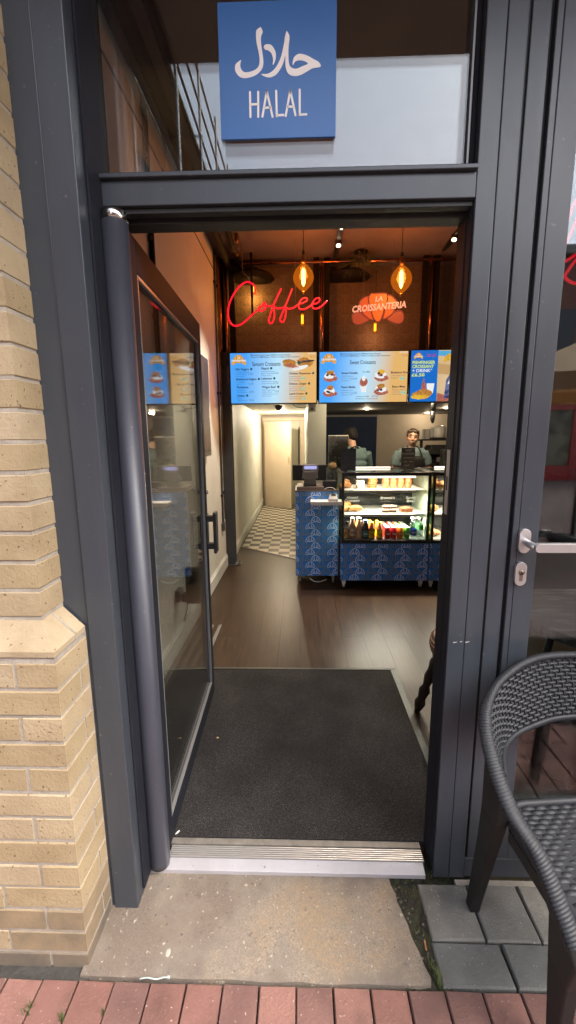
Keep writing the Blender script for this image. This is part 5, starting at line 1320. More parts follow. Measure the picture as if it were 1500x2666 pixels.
bottle(.634, yb, [(.029, 0), (.031, .006), (.031, .10), (.029, .13), (.024, .155), (.023, .165)], DKB, BLUC, 0, 'dark bottle with wide blue cap and teal label', (.02, .085), TEAL, 'zest')
AMBL = 'squat amber bottle with yellow label and yellow cap, '
bottle(.696, yb, amb, AMBB, YEL, 0, AMBL + 'front row left', (.012, .078), YEL, 'TEA', BLKC); bottle(.772, yb, amb, AMBB, YEL, 0, AMBL + 'front row right', (.012, .078), YEL, 'TEA', BLKC)
bottle(.690, yb + .085, amb, AMBB, YEL, 0, AMBL + 'second row left', (.012, .078), YEL); bottle(.757, yb + .085, amb, AMBB, YEL, 0, AMBL + 'second row right', (.012, .078), YEL)
rown = ['front', 'second', 'middle', 'fourth', 'back']
CANS = [('dark red', M('dark_red_can', (.36, .03, .04), .3, .4), 'dark red'), ('bright red', M('bright_red_can', (.58, .02, .035), .3, .4), 'bright red'), ('orange', M('orange_can', (.72, .20, .02), .3, .4), 'orange'), ('green', M('green_can', (.12, .42, .04), .3, .4), 'green')]
canp = [(.024, 0), (.0295, .006), (.0295, .100), (.025, .109), (.0255, .112)]
for c, (nm, mm_, _) in enumerate(CANS):
    for r_i in range(5):
        x, y = .846 + c*.0625, yb + r_i*.064
        if r_i == 0:
            t = thing('drink_can', '', 'can', (x, y, S3), 0, nm + ' cans in the display case'); first = t
            mb = MB(); mb.lathe(canp, (x, y, S3), 18)
            put_text(mb, ['Cola', 'Cherry', 'Orange', 'Lime'][c], x - .018, S3 + .045, y - .0312, .02, 1, off=.0008, maxw=.036)
            rel(mb.build('body', [mm_, SIGNW]), t)
            mb = MB(); mb.lathe([(.0245, .1125), (.0245, .1135)], (x, y, S3), 18); rel(mb.build('lid', M('can_lid', (.62, .60, .56), .35, .3) if 'can_lid' not in bpy.data.materials else bpy.data.materials['can_lid']), t)
        else:
            t = copy_tree(first); t.location = (x, y, S3)
        t['label'] = '%s drink can in the %s row of the %s column' % (nm, rown[r_i], nm)
bottle(1.098, yb, wat, PETC, WHC, 0, 'clear water bottle with deep blue label', (.035, .095), DBL, 'H2O'); bottle(1.163, yb + .004, wat, PETC, WHC, 0, 'clear water bottle with green label, rightmost drink', (.09, .135), GRNL)
bottle(1.10, yb + .075, wat, PETC, WHC, 0, 'clear water bottle behind the blue labelled one'); bottle(1.165, yb + .08, wat, PETC, WHC, 0, 'clear water bottle behind the green labelled one', (.09, .135), GRNL); bottle(1.155, yb + .16, wat, PETC, WHC, 0, 'clear water bottle at the back right corner')

# cards on top of the case
t = thing('tent_card', 'dark printed menu card standing at the left of the display case top', 'menu card', (.475, 2.95, 1.169))
mb = MB(); mb.box(.404, 2.955, 1.169, .55, 2.961, 1.385); rel(mb.build('board', M('navy_card', (.016, .018, .03), .4, col2=(.025, .028, .04), sc=15)), t)
mb = MB()
for i in range(9): put_text(mb, ['latte', 'mocha', 'americano', 'flat white', 'espresso', 'tea', 'hot chocolate', 'iced latte', 'chai'][i], .415, 1.345 - i*.02, 2.9538, .012, 0)
rel(mb.build('printing', M('faint_print', (.09, .09, .11), .5)), t)
t = thing('chalkboard', 'small chalkboard in front of the facing man reading New Flavour', 'chalkboard', (1.095, 3.10, 1.169))
mb = MB(); mb.box(1.027, 3.10, 1.169, 1.163, 3.106, 1.386); rel(mb.build('board', M('chalk_board', (.024, .024, .024), .6, col2=(.045, .043, .04), sc=12)), t)
mb = MB(); mb.box(1.024, 3.0985, 1.3863, 1.166, 3.108, 1.390); rel(mb.build('edge', WHITEP), t)
mb = MB(); CH = SIGNW
for (s, x, z, sz) in (('NEW', 1.095, 1.352, .028), ('FLAVOUR', 1.095, 1.318, .028), ('apple & cinnamon', 1.095, 1.282, .014), ('vanilla     cream', 1.095, 1.242, .016), ('Biscoff', 1.085, 1.205, .018)): put_text(mb, s, x, z, 3.0985, sz, 0, 'CENTER', off=.0004)
rel(mb.build('chalk_writing', M('chalk', (.30, .29, .27), .9)), t)

# ================================================================== TILL COUNTER AND TILL
t = thing('till_counter', 'narrow blue croissant printed till counter on castors', 'counter', (.17, 3.1, FZ))
mb = MB(); mb.box(-.043, 2.9, .125, .375, 3.34, .955); mb.box(-.045, 2.8812, .113, .378, 2.8995, .972, 1)
pattern(mb, -.043, .376, .115, .970, 2.8804, 2, 3, .109, .0665, .094, .0062, -.02)
mb.box(-.046, 2.879, .113, -.0428, 2.8995, .975, 4); mb.box(.3785, 2.879, .113, .3825, 2.8995, .975, 4)
rel(mb.build('printed_body', [MBLACK, BLUEP, PATW, PATG, ALU]), t)
mb = MB(); mb.box(-.047, 2.879, .9725, .383, 3.35, .985); rel(mb.build('worktop', M('brown_laminate', (.13, .095, .08), .4, col2=(.10, .07, .06), sc=5, stretch=(1, 6, 1)), bevel=.001), t)
mb = MB(); mb.box(.102, 2.72, .860, .402, 2.8785, .895); rel(mb.build('bag_ledge', WHITEP, bevel=.002), t)
for (cx, cy) in ((-.005, 2.92), (.335, 2.92), (-.005, 3.3), (.335, 3.3)):
    mb = MB(); mb.cyl((cx - .01, cy, FZ + .02), (cx + .01, cy, FZ + .02), .02, .02, 14); mb.box(cx - .014, cy - .012, FZ + .032, cx + .014, cy + .02, .1245); rel(mb.build('caster', PGREY), t)
mb = MB(); mb.tube(catmull([(.10, 2.93, FZ + .04), (.14, 2.91, FZ + .015), (.2, 2.905, FZ + .01), (.27, 2.92, FZ + .03)], 5), .005, 6); rel(mb.build('trailing_cable', WHITEP), t)
t = thing('till', 'grey till with black monitor and lilac customer display', 'till', (.10, 3.0, .985))
mb = MB(); mb.box(-.03, 2.89, .9855, .235, 3.25, 1.018); rel(mb.build('cash_drawer', M('drawer_brown', (.14, .105, .095), .4, .2), bevel=.003), t)
mb = MB(); mb.hexa([(.035, 2.98, 1.0185), (.165, 2.98, 1.0185), (.165, 3.12, 1.0185), (.035, 3.12, 1.0185)], [(.045, 2.965, 1.10), (.155, 2.965, 1.10), (.155, 3.04, 1.10), (.045, 3.04, 1.10)]); rel(mb.build('stand', PGREY, bevel=.003), t)
mb = MB(); mb.hexa([(-.075, 2.985, 1.072), (.262, 2.985, 1.072), (.262, 3.03, 1.072), (-.075, 3.03, 1.072)], [(-.075, 2.955, 1.228), (.262, 2.955, 1.228), (.262, 3.0, 1.228), (-.075, 3.0, 1.228)]); rel(mb.build('monitor', MBLACK, bevel=.005), t)
mb = MB(); mb.hexa([(.02, 2.94, 1.095), (.18, 2.94, 1.095), (.18, 2.984, 1.095), (.02, 2.984, 1.095)], [(.03, 2.93, 1.165), (.175, 2.93, 1.165), (.175, 2.957, 1.165), (.03, 2.957, 1.165)]); rel(mb.build('rear_housing', PGREY, bevel=.004), t)
mb = MB(); mb.box(.025, 2.905, 1.172, .180, 2.93, 1.236); cdp = rel(mb.build('customer_display', PGREY, bevel=.004), t)
mb = MB(); mb.box(.042, 2.9035, 1.190, .163, 2.9047, 1.223); o = mb.build('display_window', EM('lilac_display', (.50, .50, .95), .9)); o.parent = cdp
t = thing('receipt_printer', 'black receipt printer beside the till', 'printer', (.29, 3.0, .985))
mb = MB(); mb.box(.225, 2.94, .9855, .365, 3.10, 1.068); rel(mb.build('case', BLACK, bevel=.006), t)
mb = MB(); mb.box(.24, 2.95, 1.0685, .35, 2.958, 1.072); rel(mb.build('paper_slot', PGREY), t)
mb = MB(); mb.tube(catmull([(.24, 2.92, .99), (.27, 2.915, 1.005), (.31, 2.91, 1.008), (.345, 2.90, .99), (.35, 2.875, .95), (.35, 2.84, .915)], 5), .0035, 6)
tag(mb.build('reader_cable', WHITEP), 'white cable looping from the card reader past the printer', 'cable')
t = thing('card_reader', 'pale grey card reader lying on the white ledge', 'card reader', (.32, 2.78, .895))
mb = MB(); mb.hexa([(.265, 2.735, .8955), (.36, 2.735, .8955), (.36, 2.85, .8955), (.285, 2.85, .8955)], [(.27, 2.745, .92), (.358, 2.745, .92), (.358, 2.845, .955), (.29, 2.845, .955)]); rel(mb.build('body', M('lilac_grey_plastic', (.40, .37, .38), .4), bevel=.004), t)
mb = MB(); mb.hexa([(.30, 2.80, .9405), (.345, 2.80, .9405), (.345, 2.835, .953), (.30, 2.835, .953)], [(.30, 2.80, .943), (.345, 2.80, .943), (.345, 2.835, .9555), (.30, 2.835, .9555)]); rel(mb.build('screen', BLACK), t)

# ================================================================== KITCHEN BEHIND
mb = MB(); mb.box(.332, 5.15, FZ, 4.0, 5.75, .90, 0); mb.box(.332, 5.13, .9005, 4.0, 5.76, .93, 1)
tag(mb.build('kitchen_counter', [PGREY, STEEL]), 'grey kitchen counter with steel top behind the two men', 'counter')
t = thing('pizza_oven', 'stainless oven with its steel door raised behind the till', 'oven', (.50, 4.6, FZ))
mb = MB(); mb.box(.335, 4.45, FZ, .70, 5.1, 1.10); rel(mb.build('body', STEEL, bevel=.004), t)
mb = MB(); mb.hexa([(.372, 4.40, 1.08), (.625, 4.40, 1.08), (.625, 4.42, 1.08), (.372, 4.42, 1.08)], [(.372, 4.32, 1.515), (.625, 4.32, 1.515), (.625, 4.34, 1.515), (.372, 4.34, 1.515)]); rel(mb.build('raised_door', STEEL, bevel=.003), t)
mb = MB(); mb.box(.37, 4.315, 1.5155, .627, 4.345, 1.523); rel(mb.build('door_edge', M('bright_edge', (.8, .78, .7), .3, .3)), t)
mb = MB(); mb.ell((.43, 4.36, 1.125), (.06, .03, .045), 12)
tag(mb.build('paper_bag', M('brown_paper', (.34, .24, .13), .8, col2=(.24, .16, .08), sc=14)), 'crumpled brown paper bag by the stainless oven', 'paper bag')
mb = MB(); mb.box(.392, 3.37, .60, .46, 3.385, 1.27)
tag(mb.build('sneeze_guard', GL('greenish_panel', (.75, .82, .72), 1.6)), 'greenish glass panel between the till and the display case', 'glass panel')
t = thing('wall_shelf', 'black shelf rack with cups on the kitchen wall', 'shelf', (2.0, 5.5, 1.4))
mb = MB(); mb.box(1.78, 5.45, 1.435, 2.95, 5.75, 1.46); rel(mb.build('board', MBLACK), t)
for x in (1.905, 2.42, 2.9):
    mb = MB(); mb.box(x - .018, 5.50, .931, x + .018, 5.54, 1.4345); rel(mb.build('upright', MBLACK), t)
mb = MB(); mb.box(2.05, 5.44, 1.4605, 2.5, 5.6, 1.482); rel(mb.build('tray_edge', MBLACK), t)
for i, (x, lb) in enumerate(((1.935, 'leftmost stack of grey paper cups on the black shelf'), (2.0, 'middle stack of grey paper cups on the black shelf'), (2.06, 'rightmost stack of paler paper cups on the black shelf'))):
    mb = MB(); prof = []
    for k in range(8): prof += [(.026, k*.019), (.03, k*.019 + .017)]
    mb.lathe(prof, (x, 5.5, 1.4605 + (.022 if x > 2.04 else 0)), 14); tag(mb.build('cup_stack', [M('cup_grey_%d' % i, (.30 + .06*i,)*3, .5)]), lb, 'cups', 'cup stacks')
mb = MB(); mb.lathe([(.085, 0), (.095, .02), (.10, .14), (.085, .17), (.05, .185)], (2.17, 5.52, 1.4825), 20)
tag(mb.build('plastic_tub', WHITEP), 'white round plastic tub on the black shelf', 'tub')
t = thing('coffee_machine', 'black coffee machine under the shelf behind the facing man', 'coffee machine', (2.05, 5.4, .93))
mb = MB(); mb.box(1.93, 5.25, .931, 2.32, 5.60, 1.10); mb.box(1.93, 5.40, 1.1005, 2.32, 5.60, 1.23); rel(mb.build('body', BLACK, bevel=.01), t)
mb = MB(); mb.hexa([(1.92, 5.25, 1.2305), (2.32, 5.25, 1.2305), (2.32, 5.6, 1.2305), (1.92, 5.6, 1.2305)], [(2.0, 5.27, 1.37), (2.30, 5.27, 1.37), (2.30, 5.6, 1.37), (2.0, 5.6, 1.37)]); rel(mb.build('hopper', MBLACK, bevel=.01), t)
mb = MB(); mb.box(2.08, 5.23, 1.12, 2.2, 5.3, 1.19); rel(mb.build('drip_panel', PGREY), t)
mb = MB(); mb.box(2.10, 5.05, .931, 2.36, 5.22, 1.31)
tag(mb.build('storage_bin', M('smoked_bin', (.05, .055, .055), .3), bevel=.01), 'dark smoked storage bin at the right end of the kitchen counter', 'bin')

# ================================================================== PEOPLE
SKIN = M('skin', (.46, .27, .19), .5, col2=(.42, .23, .16), sc=12); SKIN2 = M('skin_tan', (.44, .26, .18), .5, col2=(.40, .22, .15), sc=12)
TEE = M('teal_grey_cotton', (.14, .20, .215), .9, col2=(.115, .17, .185), sc=9, bump=(120, .001)); TEE2 = M('dark_teal_cotton', (.11, .175, .185), .9, col2=(.09, .15, .16), sc=9, bump=(120, .001)); TRO = M('black_trousers', (.02, .02, .023), .9); APR = M('black_apron_cloth', (.012, .012, .013), .85); HAIR = M('brown_hair', (.055, .032, .02), .6, col2=(.03, .018, .012), sc=60); HAIR2 = M('black_hair', (.006, .0055, .0055), .7, col2=(.011, .010, .009), sc=50, spec=.2); EYEW = M('eye_white', (.6, .58, .55), .3); EYEI = M('eye_iris', (.04, .03, .025), .2); LIP = M('lips', (.33, .12, .10), .5); TEETH = M('teeth', (.6, .57, .5), .3)
def fuse(name, mb, mat, parent, voxel=.009, smooth=3):
    o = mb.build(name, mat); r = o.modifiers.new('r', 'REMESH'); r.mode = 'VOXEL'; r.voxel_size = voxel; r.use_smooth_shade = True
    s_ = o.modifiers.new('s', 'SMOOTH'); s_.iterations = smooth; s_.factor = .5
    dg = bpy.context.evaluated_depsgraph_get(); me = bpy.data.meshes.new_from_object(o.evaluated_get(dg))
    old = o.data; o.modifiers.clear(); o.data = me; bpy.data.meshes.remove(old)
    me.materials.clear(); me.materials.append(mat)
    for p in me.polygons: p.use_smooth = True
    o.parent = parent; return o
def hand(mb, w, d, nrm, s):
    """palm at w pointing along d, five bent fingers; nrm = back of the hand"""
    d = Vector(d).normalized(); nrm = Vector(nrm); nrm = (nrm - d*nrm.dot(d)).normalized(); sd_ = d.cross(nrm) * s
    w = Vector(w)
    for k in (-1, 0, 1): mb.tube([w, w + d*.075 + sd_*k*.018], [.020, .017], 8)
    for k, L in enumerate((.062, .072, .068, .052)):
        b_ = w + d*.078 + sd_*(k - 1.5)*.019
        mb.tube([b_ - d*.01, b_ + d*L*.45 - nrm*.004, b_ + d*L*.8 - nrm*.016, b_ + d*L - nrm*.03], [.0095, .009, .0085, .007], 7)
    tb = w + d*.025 - sd_*.024
    mb.tube([tb, tb + d*.02 - sd_*.024, tb + d*.048 - sd_*.032 - nrm*.008], [.012, .0105, .008], 7)
def head(mb, c, yaw, pitch=0, lean=0):
    Rm = Matrix.Rotation(yaw, 3, 'Z') @ Matrix.Rotation(pitch, 3, 'X') @ Matrix.Rotation(lean, 3, 'Y')
    q = lambda p: Vector(c) + Rm @ Vector(p)
    mb.ell(q((0, .008, .022)), (.073, .092, .090), 18, rot=Rm); mb.ell(q((0, -.022, -.028)), (.062, .062, .066), 16, rot=Rm); mb.ell(q((0, -.046, -.074)), (.038, .03, .022), 12, rot=Rm)
    mb.tube([q((0, -.078, .012)), q((0, -.098, -.028))], [.008, .0135], 8); mb.ell(q((0, -.094, -.030)), (.0165, .012, .010), 8, rot=Rm)
    mb.ell(q((-.074, .010, -.006)), (.011, .018, .030), 10, rot=Rm); mb.ell(q((.074, .010, -.006)), (.011, .018, .030), 10, rot=Rm)
    for s in (-1, 1): mb.ell(q((s*.030, -.074, .028)), (.022, .012, .007), 8, rot=Rm); mb.ell(q((s*.042, -.058, -.02)), (.022, .02, .018), 8, rot=Rm)
    return q, Rm

# the man facing the camera
F = thing('person', 'man facing the doorway in a teal t-shirt and black apron, short brown hair', 'person', (1.47, 4.42, FZ))
def L(x, y, z): return Vector((x, y, z))
mb = MB()
hc = L(.0, -.02, 1.452)
qh, Rh = head(mb, hc, R(-11), R(-2), R(5))
mb.tube([L(0, .005, 1.25), L(0, .0, 1.34), L(.0, .0, 1.41)], [.066, .050, .050], 12)
def torso(mb, gr=0, lean=(0, 0)):
    for (z, rx, ry) in ((.80, .155, .105), (.90, .148, .10), (1.0, .148, .098), (1.10, .165, .105), (1.19, .178, .108), (1.25, .165, .095)):
        f = (z - .8) / .45; mb.ell((lean[0]*f, lean[1]*f, z), (rx + gr, ry + gr, .085), 18)
    mb.tube([(-.165 + lean[0], .005 + lean[1], 1.262), (.165 + lean[0], .005 + lean[1], 1.262)], [.052 + gr, .052 + gr], 10); mb.tube([(-.09 + lean[0], .0 + lean[1], 1.285), (.09 + lean[0], .0 + lean[1], 1.285)], [.05 + gr, .05 + gr], 10)
def leg(mb, s, gr=0):
    mb.tube([(s*.085, 0, .84), (s*.09, -.01, .45), (s*.09, .01, .09)], [.082 + gr, .055 + gr, .038 + gr], 12)
def foot(mb, s): mb.tube([(s*.09, .03, .035), (s*.095, -.05, .032), (s*.10, -.15, .022)], [.036, .036, .026], 10)
torso(mb)
for s in (-1, 1): leg(mb, s); foot(mb, s)
arms = {-1: [L(-.178, .005, 1.255), L(-.232, -.015, 1.02), L(-.075, -.20, .985)], 1: [L(.178, .005, 1.255), L(.238, -.02, 1.03), L(.16, -.235, 1.0)]}
for s, a in arms.items():
    mb.tube([a[0], a[0].lerp(a[1], .5), a[1]], [.050, .045, .037], 12); mb.tube([a[1], a[1].lerp(a[2], .4), a[2]], [.038, .038, .025], 12)
    hand(mb, a[2], a[2] - a[1], (0, 0, 1), s)
fuse('body', mb, SKIN, F, .008)
mb = MB(); torso(mb, .010)
for s, a in arms.items():
    mb.tube([a[0] + Vector((-s*.03, 0, .006)), a[0].lerp(a[1], .35), a[0].lerp(a[1], .72)], [.072, .066, .060], 14)
fuse('t_shirt', mb, TEE, F, .009, 9)
mb = MB()
for s in (-1, 1): leg(mb, s, .014)
mb.ell((0, 0, .86), (.165, .115, .09), 16); fuse('trousers', mb, TRO, F, .012)
mb = MB()
for s in (-1, 1): mb.tube([(s*.09, .035, .04), (s*.095, -.05, .036), (s*.10, -.155, .026)], [.043, .043, .033], 10)
fuse('shoes', mb, BLACK, F, .009)
mb = MB(); vs, fs = [], []
for i in range(13):
    z = .45 + i * (1.225 - .45) / 12; hw = .20 if z < 1.0 else .20 - (z - 1.0) / .225 * .085
    for j in range(9):
        x = -hw + 2*hw*j/8; vs.append((x, -.128 + 1.2*x*x - (.012 if z > 1.05 else 0), z))
for i in range(12):
    for j in range(8): fs.append((i*9+j, i*9+j+1, (i+1)*9+j+1, (i+1)*9+j))
mb.mesh(vs, fs, 0, True)
for s in (-1, 1): mb.tube(catmull([(s*.105, -.128, 1.22), (s*.085, -.085, 1.30), (s*.060, -.02, 1.345), (s*.035, .04, 1.345)], 4), .009, 6, sq=(.5, 1))
ap = mb.build('apron', APR, F); so_ = ap.modifiers.new('s', 'SOLIDIFY'); so_.thickness = .004
def hair(mb, q, Rm, fringe=True, k=1.0):
    mb.ell(q((0, .018, .052)), (.080*k, .092*k, .075*k), 18, rot=Rm); mb.ell(q((0, .045, .01)), (.074*k, .065*k, .075*k), 16, rot=Rm)
    for s in (-1, 1): mb.ell(q((s*.066, -.012, .045)), (.017, .042, .045), 10, rot=Rm)
    if fringe:
        for i in range(7): x = -.06 + i*.02; mb.ell(q((x, -.050 - .012*math.cos(x*14), .084 - .006*math.sin(i*2.1))), (.019, .018, .018), 8, rot=Rm)
mb = MB(); hair(mb, qh, Rh); fuse('hair', mb, HAIR, F, .007, 2)
for s in (-1, 1):
    mb = MB(); mb.ell(qh((s*.030, -.0795, .012)), (.0115, .006, .0048), 10, 0, Rh); mb.ell(qh((s*.030, -.0835, .012)), (.0055, .004, .0047), 8, 1, Rh); mb.build('eye', [EYEW, EYEI], F)
    mb = MB(); mb.tube([qh((s*.014, -.090, .032)), qh((s*.032, -.089, .038)), qh((s*.049, -.077, .032))], .0042, 6); mb.build('eyebrow', HAIR, F)
mb = MB(); mb.tube([qh((-.027, -.076, -.047)), qh((-.013, -.085, -.055)), qh((.013, -.085, -.055)), qh((.027, -.076, -.047))], [.003, .0055, .0055, .003], 8); mo = mb.build('mouth', LIP, F)
mb = MB(); mb.tube([qh((-.017, -.086, -.051)), qh((0, -.0895, -.0535)), qh((.017, -.086, -.051))], .0028, 6); mb.build('teeth', TEETH, mo)

# the man with his back turned
B = thing('person', 'man with his back turned in a dark teal t-shirt, short black hair', 'person', (.765, 4.42, FZ), R(180 + 10))
mb = MB(); lean = (.02, -.13)
hc = L(.035, -.205, 1.475)
qb, Rb = head(mb, hc, R(24), R(24))
torso(mb, 0, lean)
mb.tube([L(.02, -.115, 1.25), L(.025, -.15, 1.34), L(.03, -.18, 1.42)], [.068, .052, .050], 12)
for s in (-1, 1): leg(mb, s); foot(mb, s)
arms = {-1: [L(-.155, -.125, 1.255), L(-.235, -.20, 1.03), L(-.12, -.40, 1.03)], 1: [L(.195, -.125, 1.255), L(.265, -.22, 1.03), L(.13, -.42, 1.05)]}
for s, a in arms.items():
    mb.tube([a[0], a[0].lerp(a[1], .5), a[1]], [.052, .046, .038], 12); mb.tube([a[1], a[1].lerp(a[2], .4), a[2]], [.039, .038, .026], 12); hand(mb, a[2], a[2] - a[1], (0, 0, 1), s)
fuse('body', mb, SKIN2, B, .008)
mb = MB(); torso(mb, .013, lean)
for s, a in arms.items(): mb.tube([a[0], a[0].lerp(a[1], .4), a[0].lerp(a[1], .85)], [.078, .068, .060], 14)
mb.ell((lean[0], .03 + lean[1], 1.20), (.17, .10, .12), 16)
fuse('t_shirt', mb, TEE2, B, .009, 9)
mb = MB()
for s in (-1, 1): leg(mb, s, .014)
mb.ell((0, 0, .86), (.165, .115, .09), 16); fuse('trousers', mb, TRO, B, .012)
mb = MB()
for s in (-1, 1): mb.tube([(s*.09, .035, .04), (s*.095, -.05, .036), (s*.10, -.155, .026)], [.043, .043, .033], 10)
fuse('shoes', mb, BLACK, B, .009)
mb = MB(); hair(mb, qb, Rb, False, 1.0); mb.ell(qb((0, .055, -.025)), (.060, .045, .05), 12, rot=Rb); fuse('hair', mb, HAIR2, B, .007, 2)
mb = MB(); mb.tube(catmull([(.095 + .02, -.10, 1.295), (.05, -.06, 1.335), (.02, -.05, 1.34), (-.015, -.06, 1.335), (-.06, -.10, 1.295)], 4), .009, 6); mb.build('apron_strap', APR, B)
# ================================================================== WOVEN CHAIR
RATT = M('grey_woven_resin', (.016, .017, .021), .55, spec=.35, col2=(.011, .012, .015), sc=25, bump=(320, .0003)); RATD = M('dark_resin', (.010, .010, .0105), .6, spec=.3, col2=(.014, .0135, .013), sc=14, bump=(90, .0006)); RATB = M('weave_backing', (.017, .0175, .020), .7)  # RATB backs the strands, no darker than they are
ch = thing('woven_chair', 'dark grey woven resin armchair beside the doorway', 'chair', (.82, -.32, .002), R(5))
half_rim = [(0, .303, .835), (-.08, .293, .835), (-.150, .265, .834), (-.215, .228, .828), (-.270, .193, .812), (-.318, .147, .785), (-.342, .102, .755), (-.351, .051, .715), (-.351, .0, .678), (-.343, -.041, .645), (-.314, -.093, .595), (-.297, -.150, .525), (-.290, -.185, .485)]
half_low = [(0, .236, .676), (-.06, .232, .675), (-.120, .219, .670), (-.187, .196, .666), (-.232, .168, .665), (-.265, .138, .666), (-.292, .100, .671), (-.312, .062, .676), (-.330, .02, .672), (-.340, -.025, .655)]
def mirror(L): return [(-x, y, z) for x, y, z in reversed(L)]
rimL = catmull(half_rim, 8); rim = [Vector((-p.x, p.y, p.z)) for p in reversed(rimL)][:-1] + rimL
def resample(P, n):
    d = [0]
    for i in range(1, len(P)): d.append(d[-1] + (P[i] - P[i-1]).length)
    out = []; j = 0
    for k in range(n):
        t = d[-1] * k / (n - 1)
        while j < len(P) - 2 and d[j+1] < t: j += 1
        f = (t - d[j]) / max(1e-9, d[j+1] - d[j]); out.append(P[j].lerp(P[j+1], min(1, f)))
    return out
NG = 1240; rr = resample(rim, NG); NK = 12
mb = MB(); vs, fs = [], []
for i, p in enumerate(rr):
    t = (rr[min(i+3, NG-1)] - rr[max(i-3, 0)]).normalized()
    e = Vector((0, 0, 1)); e = (e - t*e.dot(t)).normalized(); g = t.cross(e)
    f = abs(i - NG/2) / (NG/2)
    hw = .0115 + .0085 * min(1, max(0, (f - .35) / .35)); vt = .0105
    for k in range(NK):
        a = 2*math.pi*k/NK
        sl = 1 if i < NG/2 else -1
        md = 1 + .075 * max(-.6, math.sin(2*math.pi*i/5.2 + sl*math.sin(a)*2.2))
        vs.append(p + (e*math.cos(a)*vt + g*math.sin(a)*hw) * md)
for i in range(NG - 1):
    for k in range(NK):
        l = (k+1) % NK; fs.append((i*NK+k, i*NK+l, (i+1)*NK+l, (i+1)*NK+k))
mb.mesh(vs, fs, 0, True); mb.build('rope_rim', RATT, ch)
# back weave
hr = resample(catmull(half_rim[:10], 10), 120); hl = resample(catmull(half_low, 10), 120)
def sfull(L): return [Vector((-p.x, p.y, p.z)) for p in reversed(L)][:-1] + L
RM, LW = sfull(hr), sfull(hl); NS = len(RM)
def spt(s, v):
    x = max(0, min(NS - 1.001, s * (NS - 1))); i = int(x); f = x - i
    a = RM[i].lerp(RM[i+1], f); b = LW[i].lerp(LW[i+1], f); p = a.lerp(b, v)
    return p
def snorm(s, v):
    a = spt(min(1, s + .004), v) - spt(max(0, s - .004), v); b = spt(s, min(1, v + .05)) - spt(s, max(0, v - .05))
    n = a.cross(b)
    if n.length < 1e-9: return Vector((0, -1, 0))
    n.normalize(); c = spt(s, v); tocen = Vector((0, -.05, c.z)) - c
    return n if n.dot(tocen) > 0 else -n
mb = MB(); vs, fs = [], []
SN, VN = 120, 8
for i in range(SN + 1):
    for j in range(VN + 1):
        s, v = i/SN, j/VN; vs.append(spt(s, v) - snorm(s, v)*.004)
for i in range(SN):
    for j in range(VN): a = i*(VN+1)+j; fs.append((a, a+1, a+VN+2, a+VN+1))
mb.mesh(vs, fs, 1, True)
NR, NCOL = 15, 34
def bump_patch(s0, s1, v0, v1, h):
    nu, nv = 7, 4; b = len(mb.v); V, Fc = [], []
    for i in range(nu):
        for j in range(nv):
            fu, fv = i/(nu-1), j/(nv-1); s = s0 + (s1-s0)*fu
            nar = .62 + .38*math.sin(math.pi*fu); v = (v0+v1)/2 + (fv-.5)*(v1-v0)*nar
            off = h*(math.sin(math.pi*fu)**.8)*(math.sin(math.pi*(.12 + .76*fv))) - .0022
            V.append(spt(s, v) + snorm(s, v)*off)
    for i in range(nu-1):
        for j in range(nv-1): a = i*nv+j; Fc.append((a, a+1, a+nv+1, a+nv))
    mb.mesh(V, Fc, 0, True)
for r_ in range(NR):
    v0, v1 = .04 + .92*r_/NR, .04 + .92*(r_ + .86)/NR
    for c in range(-1, NCOL + 1):
        s0 = (c + (.5 if r_ % 2 else 0)) / NCOL; s1 = s0 + 1.02/NCOL
        if s0 < .012 or s1 > .988: continue
        bump_patch(s0, s1, v0, v1, .0068)
for c in range(1, NCOL*2):
    s = c / (NCOL*2)
    if s < .02 or s > .98: continue
    mb.tube([spt(s, v/8) + snorm(s, v/8)*.0005 for v in range(9)], .0024, 5, 0, False)
mb.build('woven_back', [RATT, RATB], ch)
mb = MB(); mb.tube(LW[::3], .0085, 8, sq=(1.1, .8)); mb.build('lower_back_rail', RATT, ch)
# seat
mb = MB()
def rrect(x0, x1, y0, y1, r, n=6):
    pts = []
    for cx, cy, a0 in ((x1-r, y1-r, 0), (x0+r, y1-r, 90), (x0+r, y0+r, 180), (x1-r, y0+r, 270)):
        for k in range(n+1): a = R(a0 + 90*k/n); pts.append((cx + r*math.cos(a), cy + r*math.sin(a)))
    return pts
sp_ = rrect(-.245, .245, -.235, .165, .07)
n_ = len(sp_)
mb.face([(x, y, .460) for x, y in sp_], 1)
def dip(x, y): return -.010*(1 - (x/.26)**2)*(1 - ((y + .05)/.23)**2)
for r_ in range(28):
    y = .150 - r_*.0137
    for c in range(-1, 15):
        x0 = -.262 + (c + (.5 if r_ % 2 else 0))*.0365; x1 = x0 + .036
        ins = lambda x: all([abs(x) < .238 - max(0, abs(y + .035) - .145)*.55])
        if not (ins(x0) and ins(x1)): continue
        nu, nv = 6, 4; V, Fc = [], []
        for i in range(nu):
            for j in range(nv):
                fu, fv = i/(nu-1), j/(nv-1); nar = .78 + .22*math.sin(math.pi*fu)
                xx = x0 + (x1-x0)*fu; yy = y + (fv-.5)*.0132*nar
                V.append((xx, yy, .4635 + dip(xx, yy) + .006*(math.sin(math.pi*fu)**.8)*math.sin(math.pi*(.12+.76*fv)) - .001))
        for i in range(nu-1):
            for j in range(nv-1): a = i*nv+j; Fc.append((a, a+nv, a+nv+1, a+1))
        mb.mesh(V, Fc, 0, True)
for c in range(1, 28): x = -.252 + c*.01825; mb.tube([(x, .150, .460), (x, 0, .455), (x, -.12, .453), (x, -.23, .460)], .0024, 5, 0, False)
mb.build('woven_seat', [RATT, RATB], ch)
mb = MB(); mb.tube([(x, y, .460) for x, y in sp_], .011, 8, closed=True, sq=(1.3, 1)); mb.build('seat_rim', RATT, ch)
mb = MB()
